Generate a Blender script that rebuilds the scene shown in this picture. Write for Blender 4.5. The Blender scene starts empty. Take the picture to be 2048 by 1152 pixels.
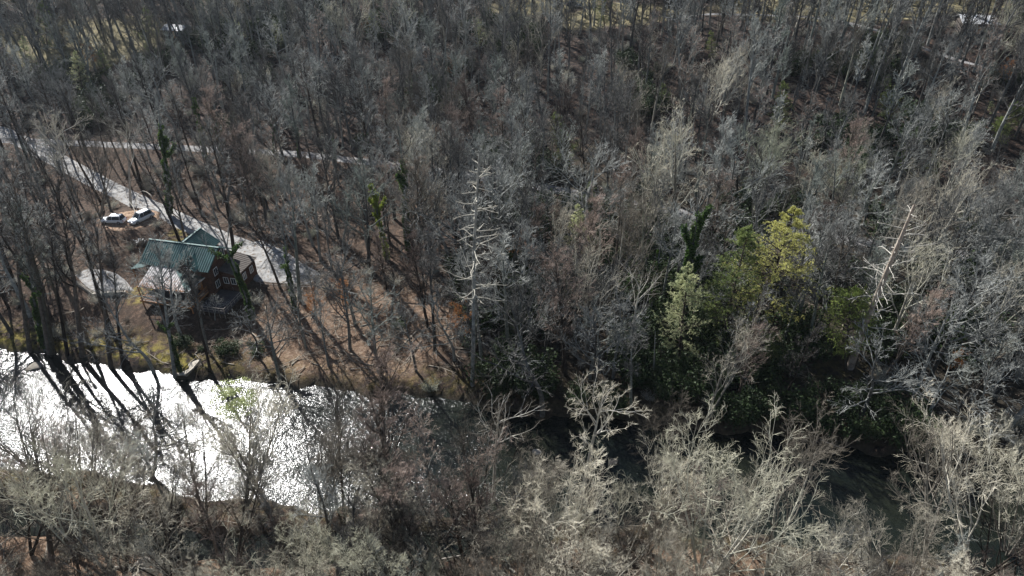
import bpy, math, random
import numpy as np
R = math.radians
PI = math.pi
random.seed(7)
C = bpy.context.scene.collection

# ------------------------------------------------------------------ camera, sky, sun, exposure
CAM_H, PITCH, FPX = 70.0, R(34.0), 1365.0
SUN_AZ, SUN_EL = R(-36.0), R(39.0)          # azimuth from +Y, negative = to the left of the view
sc = bpy.context.scene
sc.render.resolution_x, sc.render.resolution_y = 1024, 576
cam_d = bpy.data.cameras.new('camera')
cam = bpy.data.objects.new('camera', cam_d); C.objects.link(cam)
cam.location = (0, 0, CAM_H); cam.rotation_euler = (PI/2 - PITCH, 0, 0)
cam_d.sensor_width = 36; cam_d.lens = 36 * FPX / 2048; cam_d.clip_end = 6000
sc.camera = cam
world = bpy.data.worlds.new('World'); sc.world = world; world.use_nodes = True
wn = world.node_tree; bg = wn.nodes['Background']
sky = wn.nodes.new('ShaderNodeTexSky'); sky.sky_type = 'NISHITA'; sky.sun_disc = False
sky.sun_elevation = SUN_EL; sky.sun_rotation = SUN_AZ; sky.air_density = 1.0; sky.dust_density = 0.6
wn.links.new(sky.outputs[0], bg.inputs[0]); bg.inputs[1].default_value = 0.05
sd = bpy.data.lights.new('sun', 'SUN'); sd.energy = 5.0; sd.angle = R(0.5); sd.color = (1.0, 0.985, 0.96)
sun = bpy.data.objects.new('sun', sd); C.objects.link(sun)
sun.rotation_euler = (PI/2 - SUN_EL, 0, PI - SUN_AZ)
sc.view_settings.view_transform = 'Standard'; sc.view_settings.look = 'None'
sc.view_settings.exposure = 0.88; sc.view_settings.gamma = 1.0
sc.cycles.max_bounces = 4; sc.cycles.diffuse_bounces = 2; sc.cycles.glossy_bounces = 2
sc.cycles.transmission_bounces = 2; sc.cycles.sample_clamp_indirect = 4

# ------------------------------------------------------------------ photograph ray -> world
cs, sn = math.cos(PITCH), math.sin(PITCH)
def ray(px, py):
    dx, dy = px - 1024.0, py - 576.0
    return np.array([dx, FPX*cs - dy*sn, -FPX*sn - dy*cs])
def at_z(px, py, z):
    d = ray(px, py); t = (CAM_H - z) / -d[2]
    return np.array([d[0]*t, d[1]*t, z])
def proj(p):
    x, y, z = p[0], p[1], p[2] - CAM_H
    dep = y*cs - z*sn; up = y*sn + z*cs
    return 1024 + FPX*x/dep, 576 - FPX*up/dep

# ------------------------------------------------------------------ terrain
def poly_xy(pts, z):
    a = np.array([at_z(px, py, z)[:2] for px, py in pts]); return a
far_bank = poly_xy([(-500,655),(-200,680),(0,697),(150,716),(250,726),(360,750),(500,762),(700,782),(860,796),(1000,815),(1200,836),(1400,858),(1560,872),(1800,905),(2048,940),(2500,1000)], 0)
near_bank = poly_xy([(-600,900),(-200,925),(0,940),(100,944),(200,950),(350,985),(450,1000),(560,1012),(700,1022),(900,1030),(1000,1040),(1100,1045),(1300,1055),(1500,1080),(1700,1105),(2048,1150),(2500,1220)], 0)
foot = poly_xy([(-600,250),(-200,262),(100,276),(350,284),(600,300),(900,338),(1200,388),(1500,442),(1950,505),(2500,580)], 6)
def interp(poly, x): return np.interp(x, poly[:,0], poly[:,1])
side_ch = poly_xy([(-300,985),(-60,1015),(60,1045),(200,1072),(330,1088),(470,1100),(620,1096),(800,1088),(980,1078),(1080,1060)], 0)
def dist_poly(P, x, y):
    d = np.full(np.shape(x), 1e9)
    for i in range(len(P)-1):
        a, b = P[i], P[i+1]; v = b - a; L = (v**2).sum()
        t = np.clip(((x-a[0])*v[0] + (y-a[1])*v[1]) / L, 0, 1)
        d = np.minimum(d, np.hypot(x-a[0]-t*v[0], y-a[1]-t*v[1]))
    return d
def sstep(a, b, x):
    t = np.clip((x-a)/(b-a), 0, 1); return t*t*(3-2*t)
def vnoise(x, y, seed):
    xi, yi = np.floor(x).astype(np.int64), np.floor(y).astype(np.int64); fx, fy = x-xi, y-yi
    def hsh(a, b):
        n = (a*374761393 + b*668265263 + seed*1442695041) & 0xffffffff
        n = ((n ^ (n >> 13)) * 1274126177) & 0xffffffff
        return ((n ^ (n >> 16)) & 0xffff) / 65535.0
    fx, fy = fx*fx*(3-2*fx), fy*fy*(3-2*fy)
    return (hsh(xi,yi)*(1-fx)+hsh(xi+1,yi)*fx)*(1-fy) + (hsh(xi,yi+1)*(1-fx)+hsh(xi+1,yi+1)*fx)*fy - 0.5
def base_h(x, y):
    x = np.asarray(x, float); y = np.asarray(y, float)
    yF, yN, yH = interp(far_bank, x), interp(near_bank, x), interp(foot, x)
    wob = 2.2*vnoise(x/4.1, y/9.0, 3) + 1.4*vnoise(x/1.5, y/5.0, 4)
    d1, d2 = y - yF - wob, yN - y - wob*0.8
    valley = 1.15*sstep(-0.3, 1.0, d1) + 2.5*sstep(3, 26, d1)
    valley = valley + (6 - 3.65)*sstep(26, 1, np.maximum(yH - y, 0))*(d1 > 0)
    t = np.maximum(y - yH, 0)
    s = 0.28
    rise = np.where(t < 8, s*t*t/16, s*(t-4)); top = 20.0
    rise = top*(1-np.exp(-(rise/top)**1.6*1.0))*1.0 + 0.012*t
    far = valley + rise
    near = 0.95*sstep(-0.3, 1.2, d2) + 0.5*sstep(6, 30, d2) + 8*sstep(60, 260, d2)
    z = np.where(d1 > -0.3, far, np.where(d2 > -0.3, near, -0.0))
    z = z - 0.9*sstep(0.2, -1.8, d1)*sstep(0.2, -1.8, d2)
    ch = dist_poly(side_ch, x, y) + 1.8*vnoise(x/3.3, y/3.3, 9)
    z = np.where(d2 > 0, z - 1.9*sstep(2.9, 1.2, ch), z)
    n = 0.9*vnoise(x/11, y/11, 1) + 0.4*vnoise(x/4, y/4, 2) + 0.22*vnoise(x/1.7, y/1.7, 5)
    n = n + 5.0*vnoise(x/38, y/38, 6)*sstep(10, 50, t)
    dry = sstep(0.5, 4, np.maximum(d1, d2))
    return z + n*dry*0.9
# smooth beds (pads) under roads, cabin and parking
gravel_road = [(-120,238),(0,262),(60,290),(130,328),(200,366),(265,398),(330,428),(400,460),(460,484),(520,505),(575,532),(625,560)]
valley_road = [(-60,278),(100,284),(300,293),(450,300),(600,308),(750,326),(900,346),(1050,368),(1200,396),(1350,424),(1500,452),(1700,480),(1950,514),(2200,545)]
hill_road = [(1330,40),(1420,28),(1520,30),(1620,34),(1700,46),(1780,68),(1850,98),(1920,122),(1980,136),(2120,168)]
def march(px, py, f):
    d = ray(px, py); d = d/np.linalg.norm(d); t = 40.0
    for _ in range(3000):
        p = np.array([0,0,CAM_H]) + d*t
        gap = p[2] - float(f(p[0], p[1]))
        if gap < 0.02: return p
        t += max(0.05, gap*0.6)
        if t > 700: break
    return p
paths = {}
for nm, pl, w in (('gravel_road', gravel_road, 2.6), ('valley_road', valley_road, 1.9), ('hill_road', hill_road, 1.7)):
    paths[nm] = (np.array([march(px, py, base_h) for px, py in pl]), w)
HOUSE_Z = 3.4
HC = at_z(368, 487, HOUSE_Z + 8.0)           # middle of the cabin's ridge
HA = -R(12.5)
lot = np.array([at_z(px, py, 3.6)[:2] for px, py in [(478,500),(560,520),(620,545)]])
patio_c = at_z(205, 566, 3.1)
car_c = at_z(250, 442, 4.6)
def h(x, y):
    x = np.asarray(x, float); y = np.asarray(y, float)
    z = base_h(x, y)
    for nm, (P, w) in paths.items():
        best = np.full(np.shape(x), 1e9); bz = np.zeros(np.shape(x))
        for i in range(len(P)-1):
            a, b = P[i], P[i+1]; v = b - a; L = v[0]**2 + v[1]**2
            t = np.clip(((x-a[0])*v[0] + (y-a[1])*v[1])/L, 0, 1)
            d = np.hypot(x-a[0]-t*v[0], y-a[1]-t*v[1]); m = d < best
            best = np.where(m, d, best); bz = np.where(m, a[2]+t*v[2], bz)
        k = sstep(w+4.0, w+0.6, best); z = z*(1-k) + bz*k
    for (cx, cy, r, zz) in ((HC[0], HC[1], 11, HOUSE_Z-0.2), (patio_c[0], patio_c[1], 6.5, 3.1), (lot[1][0], lot[1][1], 7.5, 3.55), (car_c[0], car_c[1], 6, 4.5)):
        k = sstep(r+4, r*0.75, np.hypot(x-cx, y-cy)); z = z*(1-k) + zz*k
    return z
xs = np.concatenate([[-3000,-1800,-1100,-700,-480,-340,-270], np.arange(-230, 231, 1.0), [270,340,480,700,1100,1800,3000]])
ys = np.concatenate([[-2000,-1000,-500,-250,-120,-50,0], np.arange(20, 300, 1.0), [304,312,325,345,380,440,540,700,1000,1600,2600]])
GX, GY = np.meshgrid(xs, ys)
GZ = h(GX, GY)
_i0x, _i0y = 7, 7
def hg(x, y):
    """height of the ground mesh (bilinear on its own 1 m grid)"""
    x = np.clip(np.asarray(x, float), -229, 228.9); y = np.clip(np.asarray(y, float), 20, 297.9)
    fx, fy = x + 230, y - 20; ix, iy = fx.astype(int), fy.astype(int); fx, fy = fx-ix, fy-iy
    ix, iy = ix + _i0x, iy + _i0y
    return (GZ[iy,ix]*(1-fx)+GZ[iy,ix+1]*fx)*(1-fy) + (GZ[iy+1,ix]*(1-fx)+GZ[iy+1,ix+1]*fx)*fy
def G(px, py): return march(px, py, hg)
HOUSE_ORG = np.array([HC[0], HC[1], HOUSE_Z])

# ------------------------------------------------------------------ materials
def new_mat(name):
    m = bpy.data.materials.new(name); m.use_nodes = True
    nt = m.node_tree; b = nt.nodes['Principled BSDF']; b.inputs['Specular IOR Level'].default_value = 0.25
    return m, nt, b
def nd(nt, kind, **kw):
    n = nt.nodes.new(kind)
    for k, v in kw.items(): setattr(n, k, v)
    return n
def ramp(nt, src, stops):
    r = nd(nt, 'ShaderNodeValToRGB'); e = r.color_ramp.elements
    while len(e) < len(stops): e.new(0.5)
    for el, (p, c) in zip(e, stops): el.position = p; el.color = (*c, 1)
    nt.links.new(src, r.inputs[0]); return r.outputs[0]
def noise(nt, scale, detail=3, coord='Object', rough=0.6):
    t = nd(nt, 'ShaderNodeTexCoord'); n = nd(nt, 'ShaderNodeTexNoise')
    n.inputs['Scale'].default_value = scale; n.inputs['Detail'].default_value = detail; n.inputs['Roughness'].default_value = rough
    nt.links.new(t.outputs[coord], n.inputs['Vector']); return n.outputs[0]
def mixc(nt, fac, a, b, mode='MIX'):
    m = nd(nt, 'ShaderNodeMix', data_type='RGBA', blend_type=mode)
    for s, v in ((m.inputs[0], fac), (m.inputs[6], a), (m.inputs[7], b)):
        if isinstance(v, (int, float)): s.default_value = v
        elif isinstance(v, tuple): s.default_value = (*v, 1)
        else: nt.links.new(v, s)
    return m.outputs[2]
def bump(nt, b, src, strength, dist):
    bp = nd(nt, 'ShaderNodeBump'); bp.inputs['Strength'].default_value = strength; bp.inputs['Distance'].default_value = dist
    nt.links.new(src, bp.inputs['Height']); nt.links.new(bp.outputs[0], b.inputs['Normal'])
def bark_mat(name, lo, hi, scale=2.5, rnd=None, rough=0.9):
    m, nt, b = new_mat(name)
    c = ramp(nt, noise(nt, scale, 4), [(0.3, lo), (0.7, hi)])
    if rnd:
        oi = nd(nt, 'ShaderNodeObjectInfo')
        c = mixc(nt, 1.0, c, ramp(nt, oi.outputs['Random'], rnd), 'MULTIPLY')
    nt.links.new(c, b.inputs['Base Color']); b.inputs['Roughness'].default_value = rough
    return m
RND = [(0.0,(0.22,0.20,0.19)),(0.25,(0.42,0.39,0.37)),(0.45,(0.72,0.70,0.67)),(0.65,(1.05,1.03,0.98)),(0.85,(1.5,1.46,1.38)),(1.0,(0.7,0.76,0.66))]
M = {}
M['bark_grey'] = bark_mat('bark_grey', (0.10,0.105,0.105), (0.32,0.33,0.32), 2.5, RND)
M['bark_brown'] = bark_mat('bark_brown', (0.055,0.045,0.038), (0.16,0.135,0.115), 2.5, RND)
M['bark_light'] = bark_mat('bark_light', (0.26,0.25,0.22), (0.52,0.50,0.44), 1.5, RND)
M['bark_pale'] = bark_mat('bark_pale', (0.36,0.33,0.28), (0.66,0.63,0.56), 1.4)
M['bark_dead'] = bark_mat('bark_dead', (0.24,0.19,0.15), (0.55,0.47,0.39), 1.6)
M['twig_grey'] = bark_mat('twig_grey', (0.20,0.212,0.21), (0.44,0.455,0.445), 0.25, RND)
M['twig_cream'] = bark_mat('twig_cream', (0.38,0.355,0.29), (0.62,0.59,0.50), 0.25, RND)
M['twig_red'] = bark_mat('twig_red', (0.21,0.16,0.14), (0.37,0.30,0.265), 0.25, RND)
M['log'] = bark_mat('log', (0.20,0.16,0.12), (0.45,0.40,0.33), 3)
def leaf_mat(name, stops, trans=0.35, rough=0.55, scale=0.6):
    m, nt, b = new_mat(name)
    c = ramp(nt, noise(nt, scale, 3), stops)
    oi = nd(nt, 'ShaderNodeObjectInfo')
    c = mixc(nt, 1.0, c, ramp(nt, oi.outputs['Random'], [(0,(0.8,0.85,0.8)),(1,(1.1,1.08,1.0))]), 'MULTIPLY')
    nt.links.new(c, b.inputs['Base Color']); b.inputs['Roughness'].default_value = rough
    tr = nd(nt, 'ShaderNodeBsdfTranslucent'); nt.links.new(c, tr.inputs[0])
    mx = nd(nt, 'ShaderNodeMixShader'); mx.inputs[0].default_value = trans
    nt.links.new(b.outputs[0], mx.inputs[1]); nt.links.new(tr.outputs[0], mx.inputs[2])
    nt.links.new(mx.outputs[0], nt.nodes['Material Output'].inputs[0]); return m
M['ivy'] = leaf_mat('ivy', [(0.3,(0.03,0.075,0.015)),(0.7,(0.11,0.17,0.045))], 0.4, 0.6)
M['ivy_bright'] = leaf_mat('ivy_bright', [(0.3,(0.13,0.18,0.02)),(0.7,(0.30,0.36,0.05))], 0.4)
M['needle_olive'] = leaf_mat('needle_olive', [(0.3,(0.40,0.39,0.12)),(0.7,(0.80,0.74,0.28))], 0.5, 0.6, 0.5)
M['needle_green'] = leaf_mat('needle_green', [(0.3,(0.10,0.15,0.05)),(0.7,(0.29,0.34,0.11))], 0.45, 0.6, 0.5)
M['needle_pale'] = leaf_mat('needle_pale', [(0.3,(0.34,0.38,0.22)),(0.7,(0.68,0.69,0.42))], 0.5, 0.6, 0.5)
M['needle_vivid'] = leaf_mat('needle_vivid', [(0.3,(0.18,0.26,0.06)),(0.7,(0.42,0.50,0.14))], 0.5, 0.6, 0.5)
M['rhodo'] = leaf_mat('rhodo', [(0.3,(0.018,0.035,0.012)),(0.7,(0.055,0.085,0.03))], 0.15, 0.6, 0.4)
M['rust_leaf'] = leaf_mat('rust_leaf', [(0.3,(0.30,0.12,0.04)),(0.7,(0.48,0.22,0.08))], 0.4, 0.7, 1)
M['fresh_leaf'] = leaf_mat('fresh_leaf', [(0.3,(0.34,0.37,0.16)),(0.7,(0.56,0.58,0.30))], 0.45, 0.6, 1)

def ground_mat():
    m, nt, b = new_mat('leaf_litter')
    base = ramp(nt, noise(nt, 0.9, 8, 'Object', 0.75), [(0.36,(0.010,0.009,0.009)),(0.49,(0.032,0.023,0.020)),(0.60,(0.12,0.078,0.058)),(0.73,(0.34,0.24,0.18))])
    fine = ramp(nt, noise(nt, 5.0, 6, 'Object', 0.85), [(0.40,(0.22,0.21,0.21)),(0.52,(0.8,0.78,0.75)),(0.62,(1.7,1.6,1.5))])
    c = mixc(nt, 1.0, base, fine, 'MULTIPLY')
    at = nd(nt, 'ShaderNodeAttribute', attribute_name='zones')
    sep = nd(nt, 'ShaderNodeSeparateColor'); nt.links.new(at.outputs['Color'], sep.inputs[0])
    mossn = ramp(nt, noise(nt, 0.7, 5), [(0.42,(0,0,0)),(0.60,(1,1,1))])
    mm = nd(nt, 'ShaderNodeMath', operation='MULTIPLY'); nt.links.new(sep.outputs[0], mm.inputs[0]); nt.links.new(mossn, mm.inputs[1])
    moss = ramp(nt, noise(nt, 3, 4), [(0.3,(0.10,0.085,0.02)),(0.7,(0.34,0.28,0.06))])
    c = mixc(nt, mm.outputs[0], c, moss)
    lawn = ramp(nt, noise(nt, 0.35, 6), [(0.3,(0.10,0.085,0.05)),(0.5,(0.19,0.165,0.09)),(0.75,(0.40,0.33,0.18))])
    c = mixc(nt, sep.outputs[1], c, lawn)
    mud_and_shade = ramp(nt, noise(nt, 2.0, 5), [(0.3,(0.03,0.026,0.02)),(0.7,(0.09,0.075,0.05))])  # bank mud; also the dark tone for shade painted on the right valley floor
    c = mixc(nt, sep.outputs[2], c, mud_and_shade)
    dry = ramp(nt, noise(nt, 1.6, 8, 'Object', 0.8), [(0.34,(0.10,0.06,0.04)),(0.5,(0.33,0.215,0.14)),(0.66,(0.62,0.48,0.36))])
    c = mixc(nt, at.outputs['Alpha'], c, dry)
    nt.links.new(c, b.inputs['Base Color']); b.inputs['Roughness'].default_value = 0.95
    bump(nt, b, noise(nt, 2.5, 8, 'Object', 0.8), 0.9, 0.35)
    return m
def gravel_mat(name, lo, hi):
    m, nt, b = new_mat(name)
    c = ramp(nt, noise(nt, 0.6, 6), [(0.3, lo), (0.72, hi)])
    lf = ramp(nt, noise(nt, 1.6, 7, 'Object', 0.8), [(0.52,(0,0,0)),(0.60,(1,1,1))])
    c = mixc(nt, lf, c, (0.13,0.09,0.06))
    nt.links.new(c, b.inputs['Base Color']); b.inputs['Roughness'].default_value = 0.9
    bump(nt, b, noise(nt, 9, 5), 0.6, 0.08); return m
M['ground'] = ground_mat()
M['gravel'] = gravel_mat('gravel', (0.20,0.20,0.20), (0.44,0.43,0.41))
M['asphalt'] = gravel_mat('asphalt', (0.15,0.15,0.155), (0.34,0.335,0.33))
def water_mat():
    m, nt, b = new_mat('river_water')
    c = ramp(nt, noise(nt, 0.12, 5), [(0.3,(0.003,0.006,0.006)),(0.7,(0.014,0.016,0.010))])
    nt.links.new(c, b.inputs['Base Color'])
    b.inputs['IOR'].default_value = 1.333; b.inputs['Specular IOR Level'].default_value = 0.5
    b.inputs['Roughness'].default_value = 0.155
    n1, n2 = noise(nt, 1.1, 4, 'Object', 0.65), noise(nt, 4.5, 3, 'Object', 0.6)
    ad = nd(nt, 'ShaderNodeMath', operation='MULTIPLY_ADD'); nt.links.new(n2, ad.inputs[0]); ad.inputs[1].default_value = 0.27
    nt.links.new(n1, ad.inputs[2]); tc = nd(nt, 'ShaderNodeTexCoord'); mp = nd(nt, 'ShaderNodeMapping'); mp.inputs['Scale'].default_value = (0.05,0.16,1); mp.inputs['Rotation'].default_value = (0,0,0.25)
    big = nd(nt, 'ShaderNodeTexNoise'); big.inputs['Scale'].default_value = 1.0; big.inputs['Detail'].default_value = 4; nt.links.new(tc.outputs['Object'], mp.inputs[0]); nt.links.new(mp.outputs[0], big.inputs['Vector'])
    amp = nd(nt, 'ShaderNodeMapRange'); nt.links.new(big.outputs[0], amp.inputs[0]); amp.inputs[1].default_value = 0.35; amp.inputs[2].default_value = 0.65; amp.inputs[3].default_value = 0.45; amp.inputs[4].default_value = 1.25
    ml = nd(nt, 'ShaderNodeMath', operation='MULTIPLY'); nt.links.new(ad.outputs[0], ml.inputs[0]); nt.links.new(amp.outputs[0], ml.inputs[1])
    bump(nt, b, ml.outputs[0], 1.0, 0.125)
    return m
M['water'] = water_mat()
M['calm_water'] = water_mat(); M['calm_water'].name = 'calm_water'
for n_ in M['calm_water'].node_tree.nodes:
    if n_.type == 'BSDF_PRINCIPLED': n_.inputs['Roughness'].default_value = 0.06
    if n_.type == 'BUMP': n_.inputs['Distance'].default_value = 0.03
def plain(name, col, rough=0.7, metal=0.0, var=0.25, scale=1.5, spec=0.3):
    m, nt, b = new_mat(name)
    lo = tuple(v*(1-var) for v in col); hi = tuple(min(1, v*(1+var)) for v in col)
    nt.links.new(ramp(nt, noise(nt, scale, 4), [(0.3, lo), (0.7, hi)]), b.inputs['Base Color'])
    b.inputs['Roughness'].default_value = rough; b.inputs['Metallic'].default_value = metal
    b.inputs['Specular IOR Level'].default_value = spec; return m
M['roof_green'] = plain('roof_green', (0.015,0.075,0.072), 0.42, 0, 0.4, 0.5, 0.5)
M['rib_green'] = plain('rib_green', (0.05,0.115,0.115), 0.6, 0, 0.4, 0.5, 0.5)
M['rib_worn'] = plain('rib_worn', (0.66,0.63,0.62), 0.45, 0, 0.3, 0.8, 0.5)
M['roof_worn'] = plain('roof_worn', (0.42,0.385,0.38), 0.42, 0, 0.55, 0.9, 0.5)
M['trim_green'] = plain('trim_green', (0.03,0.10,0.095), 0.6)
M['logwall'] = plain('logwall', (0.10,0.045,0.026), 0.6, 0, 0.4, 2)
M['rail_wood'] = plain('rail_wood', (0.36,0.17,0.07), 0.7, 0, 0.3, 2)
M['deck_grey'] = plain('deck_grey', (0.075,0.07,0.072), 0.8)
M['glass'] = plain('glass', (0.03,0.04,0.05), 0.08, 0, 0.1, 1, 0.6)
M['white'] = plain('white', (0.80,0.80,0.80), 0.4, 0, 0.05)
M['white_roof'] = plain('white_roof', (0.55,0.56,0.58), 0.5, 0, 0.12, 0.7)
M['car_white'] = plain('car_white', (0.80,0.82,0.84), 0.22, 0, 0.02, 1, 0.6)
M['car_dark'] = plain('car_dark', (0.05,0.06,0.075), 0.25, 0, 0.05, 1, 0.6)
M['tyre'] = plain('tyre', (0.02,0.02,0.02), 0.85)
M['rim'] = plain('rim', (0.45,0.46,0.48), 0.35, 0.7, 0.05)
M['plastic'] = plain('plastic', (0.85,0.85,0.83), 0.5, 0, 0.03)
M['rock'] = plain('rock', (0.19,0.17,0.14), 0.85, 0, 0.5, 1.2)
M['rock_pale'] = plain('rock_pale', (0.42,0.38,0.32), 0.85, 0, 0.4, 2)
M['wood_old'] = plain('wood_old', (0.30,0.27,0.24), 0.85, 0, 0.35, 4)
M['redlamp'] = plain('redlamp', (0.4,0.02,0.02), 0.3)
M['brownroof'] = plain('brownroof', (0.10,0.085,0.075), 0.8)

# ------------------------------------------------------------------ mesh helpers
def mesh_np(name, V, F, mats, mi=None, smooth=True):
    """V (n,3); F list of (m,k) index arrays"""
    me = bpy.data.meshes.new(name); V = np.asarray(V, np.float32)
    F = [f for f in F if len(f)]
    me.vertices.add(len(V)); me.vertices.foreach_set('co', V.ravel())
    li = np.concatenate([f.ravel() for f in F]).astype(np.int32)
    cnt = np.concatenate([np.full(len(f), f.shape[1]) for f in F]).astype(np.int32)
    me.loops.add(len(li)); me.loops.foreach_set('vertex_index', li)
    me.polygons.add(len(cnt)); me.polygons.foreach_set('loop_start', np.concatenate([[0], np.cumsum(cnt)[:-1]]).astype(np.int32))
    if mi is not None: me.polygons.foreach_set('material_index', np.asarray(mi, np.int32))
    me.polygons.foreach_set('use_smooth', np.full(len(cnt), smooth))
    for m in mats: me.materials.append(m)
    me.update(calc_edges=True); return me
def link(name, me, parent=None):
    o = bpy.data.objects.new(name, me); C.objects.link(o)
    if parent: o.parent = parent
    return o
def tag(o, label=None, cat=None, group=None, kind=None):
    for k, v in (('label', label), ('category', cat), ('group', group), ('kind', kind)):
        if v: o[k] = v
    return o
def empty(name, loc, rz=0):
    o = bpy.data.objects.new(name, None); C.objects.link(o); o.location = tuple(loc); o.rotation_euler = (0,0,rz); return o
class MB:
    def __init__(s): s.v, s.f, s.m, s.mats = [], [], [], []
    def mi(s, m):
        if m not in s.mats: s.mats.append(m)
        return s.mats.index(m)
    def poly(s, pts, faces, m=None):
        b = len(s.v); s.v += [tuple(p) for p in pts]; s.f += [tuple(b+i for i in f) for f in faces]
        s.m += [s.mi(m) if m else 0]*len(faces); return s
    def box(s, c, d, m=None, rz=0, top=1.0):
        x, y, z = d[0]/2, d[1]/2, d[2]/2; ca, sa = math.cos(rz), math.sin(rz); P = []
        for k in (-1, 1):
            q = top if k > 0 else 1
            for a, b in ((-1,-1),(1,-1),(1,1),(-1,1)):
                X, Y = a*x*q, b*y*q; P.append((c[0]+X*ca-Y*sa, c[1]+X*sa+Y*ca, c[2]+k*z))
        return s.poly(P, [(3,2,1,0),(4,5,6,7),(0,1,5,4),(1,2,6,5),(2,3,7,6),(3,0,4,7)], m)
    def slab(s, quad, th, m=None):
        q = [np.array(p, float) for p in quad]; n = np.cross(q[1]-q[0], q[2]-q[0]); n /= np.linalg.norm(n)
        if n[2] < 0: q = q[::-1]; n = -n
        k = len(q); lo = [p - n*th for p in q]
        fs = [tuple(range(k)), tuple(range(2*k-1, k-1, -1))] + [(i+k, (i+1)%k+k, (i+1)%k, i) for i in range(k)]
        return s.poly(q + lo, fs, m)
    def bar(s, a, b, r, m=None, k=6, r2=None):
        a, b = np.array(a, float), np.array(b, float); d = b-a; d /= np.linalg.norm(d)
        u = np.cross(d, (0,0,1)) if abs(d[2]) < 0.9 else np.cross(d, (1,0,0)); u /= np.linalg.norm(u); w = np.cross(d, u)
        r2 = r if r2 is None else r2; P = []
        for p, rr in ((a, r), (b, r2)):
            for i in range(k): t = 2*PI*i/k; P.append(p + rr*(math.cos(t)*u + math.sin(t)*w))
        return s.poly(P, [tuple(range(k))[::-1], tuple(range(k, 2*k))] + [(i, (i+1)%k, (i+1)%k+k, i+k) for i in range(k)], m)
    def build(s, name, m=None, parent=None, smooth=False):
        me = bpy.data.meshes.new(name); me.from_pydata(s.v, [], s.f)
        for x in (s.mats or [m]): me.materials.append(x)
        if s.mats: me.polygons.foreach_set('material_index', s.m)
        if smooth: me.polygons.foreach_set('use_smooth', [True]*len(s.f))
        me.update(); return link(name, me, parent)

# ------------------------------------------------------------------ ground, water, roads
zon = np.zeros((*GX.shape, 4), np.float32); zon[..., 3] = 1
yFg, yNg, yHg = interp(far_bank, GX), interp(near_bank, GX), interp(foot, GX)
dF, dN = GY - yFg, yNg - GY
zon[..., 0] = (0.3+0.7*sstep(-40, -62, GX))*np.maximum(sstep(6, 1, np.abs(dF-1.5))*(dF > 0), 0.45*sstep(5, 1, np.abs(dN-1.5))*(dN > 0))
def blob(px, py, rx, ry, f=None):
    p = march(px, py, hg) if f is None else f
    return sstep(1.2, 0.8, np.hypot((GX-p[0])/rx, (GY-p[1])/ry) + 0.3*vnoise(GX/4, GY/4, 11))
zon[..., 0] = np.maximum.reduce([zon[..., 0], blob(365,470,3,4), blob(285,585,2.5,3), blob(1640,745,10,2)*0.8, blob(345,730,3,4)])
for (px, py, rx, ry) in ((60,78,16,16),(190,82,20,14),(1100,8,22,8),(1660,22,34,12),(1900,10,40,12),(1240,26,18,9),(250,66,12,12)):
    zon[..., 1] = np.maximum(zon[..., 1], blob(px, py, rx, ry))
zon[..., 1] = np.maximum(zon[..., 1], 0.8*blob(476,548,1.3,4.5))
zon[..., 1] = np.maximum(zon[..., 1], 0.7*sstep(238, 262, GY)*sstep(280, 262, GY))
zon[..., 3] = np.maximum(0.75*sstep(2, 5, dN), 0.15*sstep(2,5,dF)*sstep(2, -25, GX)*sstep(4,-4,GY-yHg)); zon[..., 3] = np.maximum(zon[..., 3], 0.55*blob(720,650,19,12)); zon[..., 3] *= sstep(0.7, 1.0, GZ)
zon[..., 2] = np.maximum(sstep(0.75, 0.25, GZ), 0.7*sstep(-12, 8, GX)*(dF > 0)*sstep(30, 4, GY-yHg))  # low wet margins, plus tree shade painted into the right valley's ground colour
ny, nx = GX.shape; idx = np.arange(ny*nx).reshape(ny, nx)
quads = np.stack([idx[:-1,:-1], idx[:-1,1:], idx[1:,1:], idx[1:,:-1]], -1).reshape(-1, 4)
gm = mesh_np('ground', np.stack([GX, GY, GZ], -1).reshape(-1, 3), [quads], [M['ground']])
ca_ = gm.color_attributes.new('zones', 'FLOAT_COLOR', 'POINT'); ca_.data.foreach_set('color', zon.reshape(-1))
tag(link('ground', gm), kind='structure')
# river surface
wx = np.arange(-229, 229, 1.5)
def strip(x, y0, y1, n):
    t = np.linspace(0, 1, n)[:, None]; Y = y0[None]*(1-t) + y1[None]*t
    X = np.repeat(x[None], n, 0); P = np.stack([X, Y, np.zeros_like(X)], -1).reshape(-1, 3)
    I = np.arange(n*len(x)).reshape(n, len(x))
    return P, np.stack([I[:-1,:-1], I[:-1,1:], I[1:,1:], I[1:,:-1]], -1).reshape(-1, 4)
P_, F_ = strip(wx, interp(near_bank, wx)-3, interp(far_bank, wx)+3, 12)
tag(link('river_water', mesh_np('river_water', P_, [F_], [M['water']])), kind='structure')
sp = side_ch; tt = np.linspace(0, 1, 80); u_ = np.linspace(0, len(sp)-1, 80)
sx, sy = np.interp(u_, range(len(sp)), sp[:,0]), np.interp(u_, range(len(sp)), sp[:,1])
Pc = [];
for off in (-4.5, -1.5, 1.5, 4.5):
    gx, gy = np.gradient(sx), np.gradient(sy); L = np.hypot(gx, gy)
    Pc.append(np.stack([sx - gy/L*off, sy + gx/L*off, np.full(80, -0.12)], -1))
I = np.arange(320).reshape(4, 80); Fc = np.stack([I[:-1,:-1], I[:-1,1:], I[1:,1:], I[1:,:-1]], -1).reshape(-1, 4)
tag(link('side_channel_water', mesh_np('side_channel_water', np.concatenate(Pc), [Fc], [M['calm_water']])), kind='structure')
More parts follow.
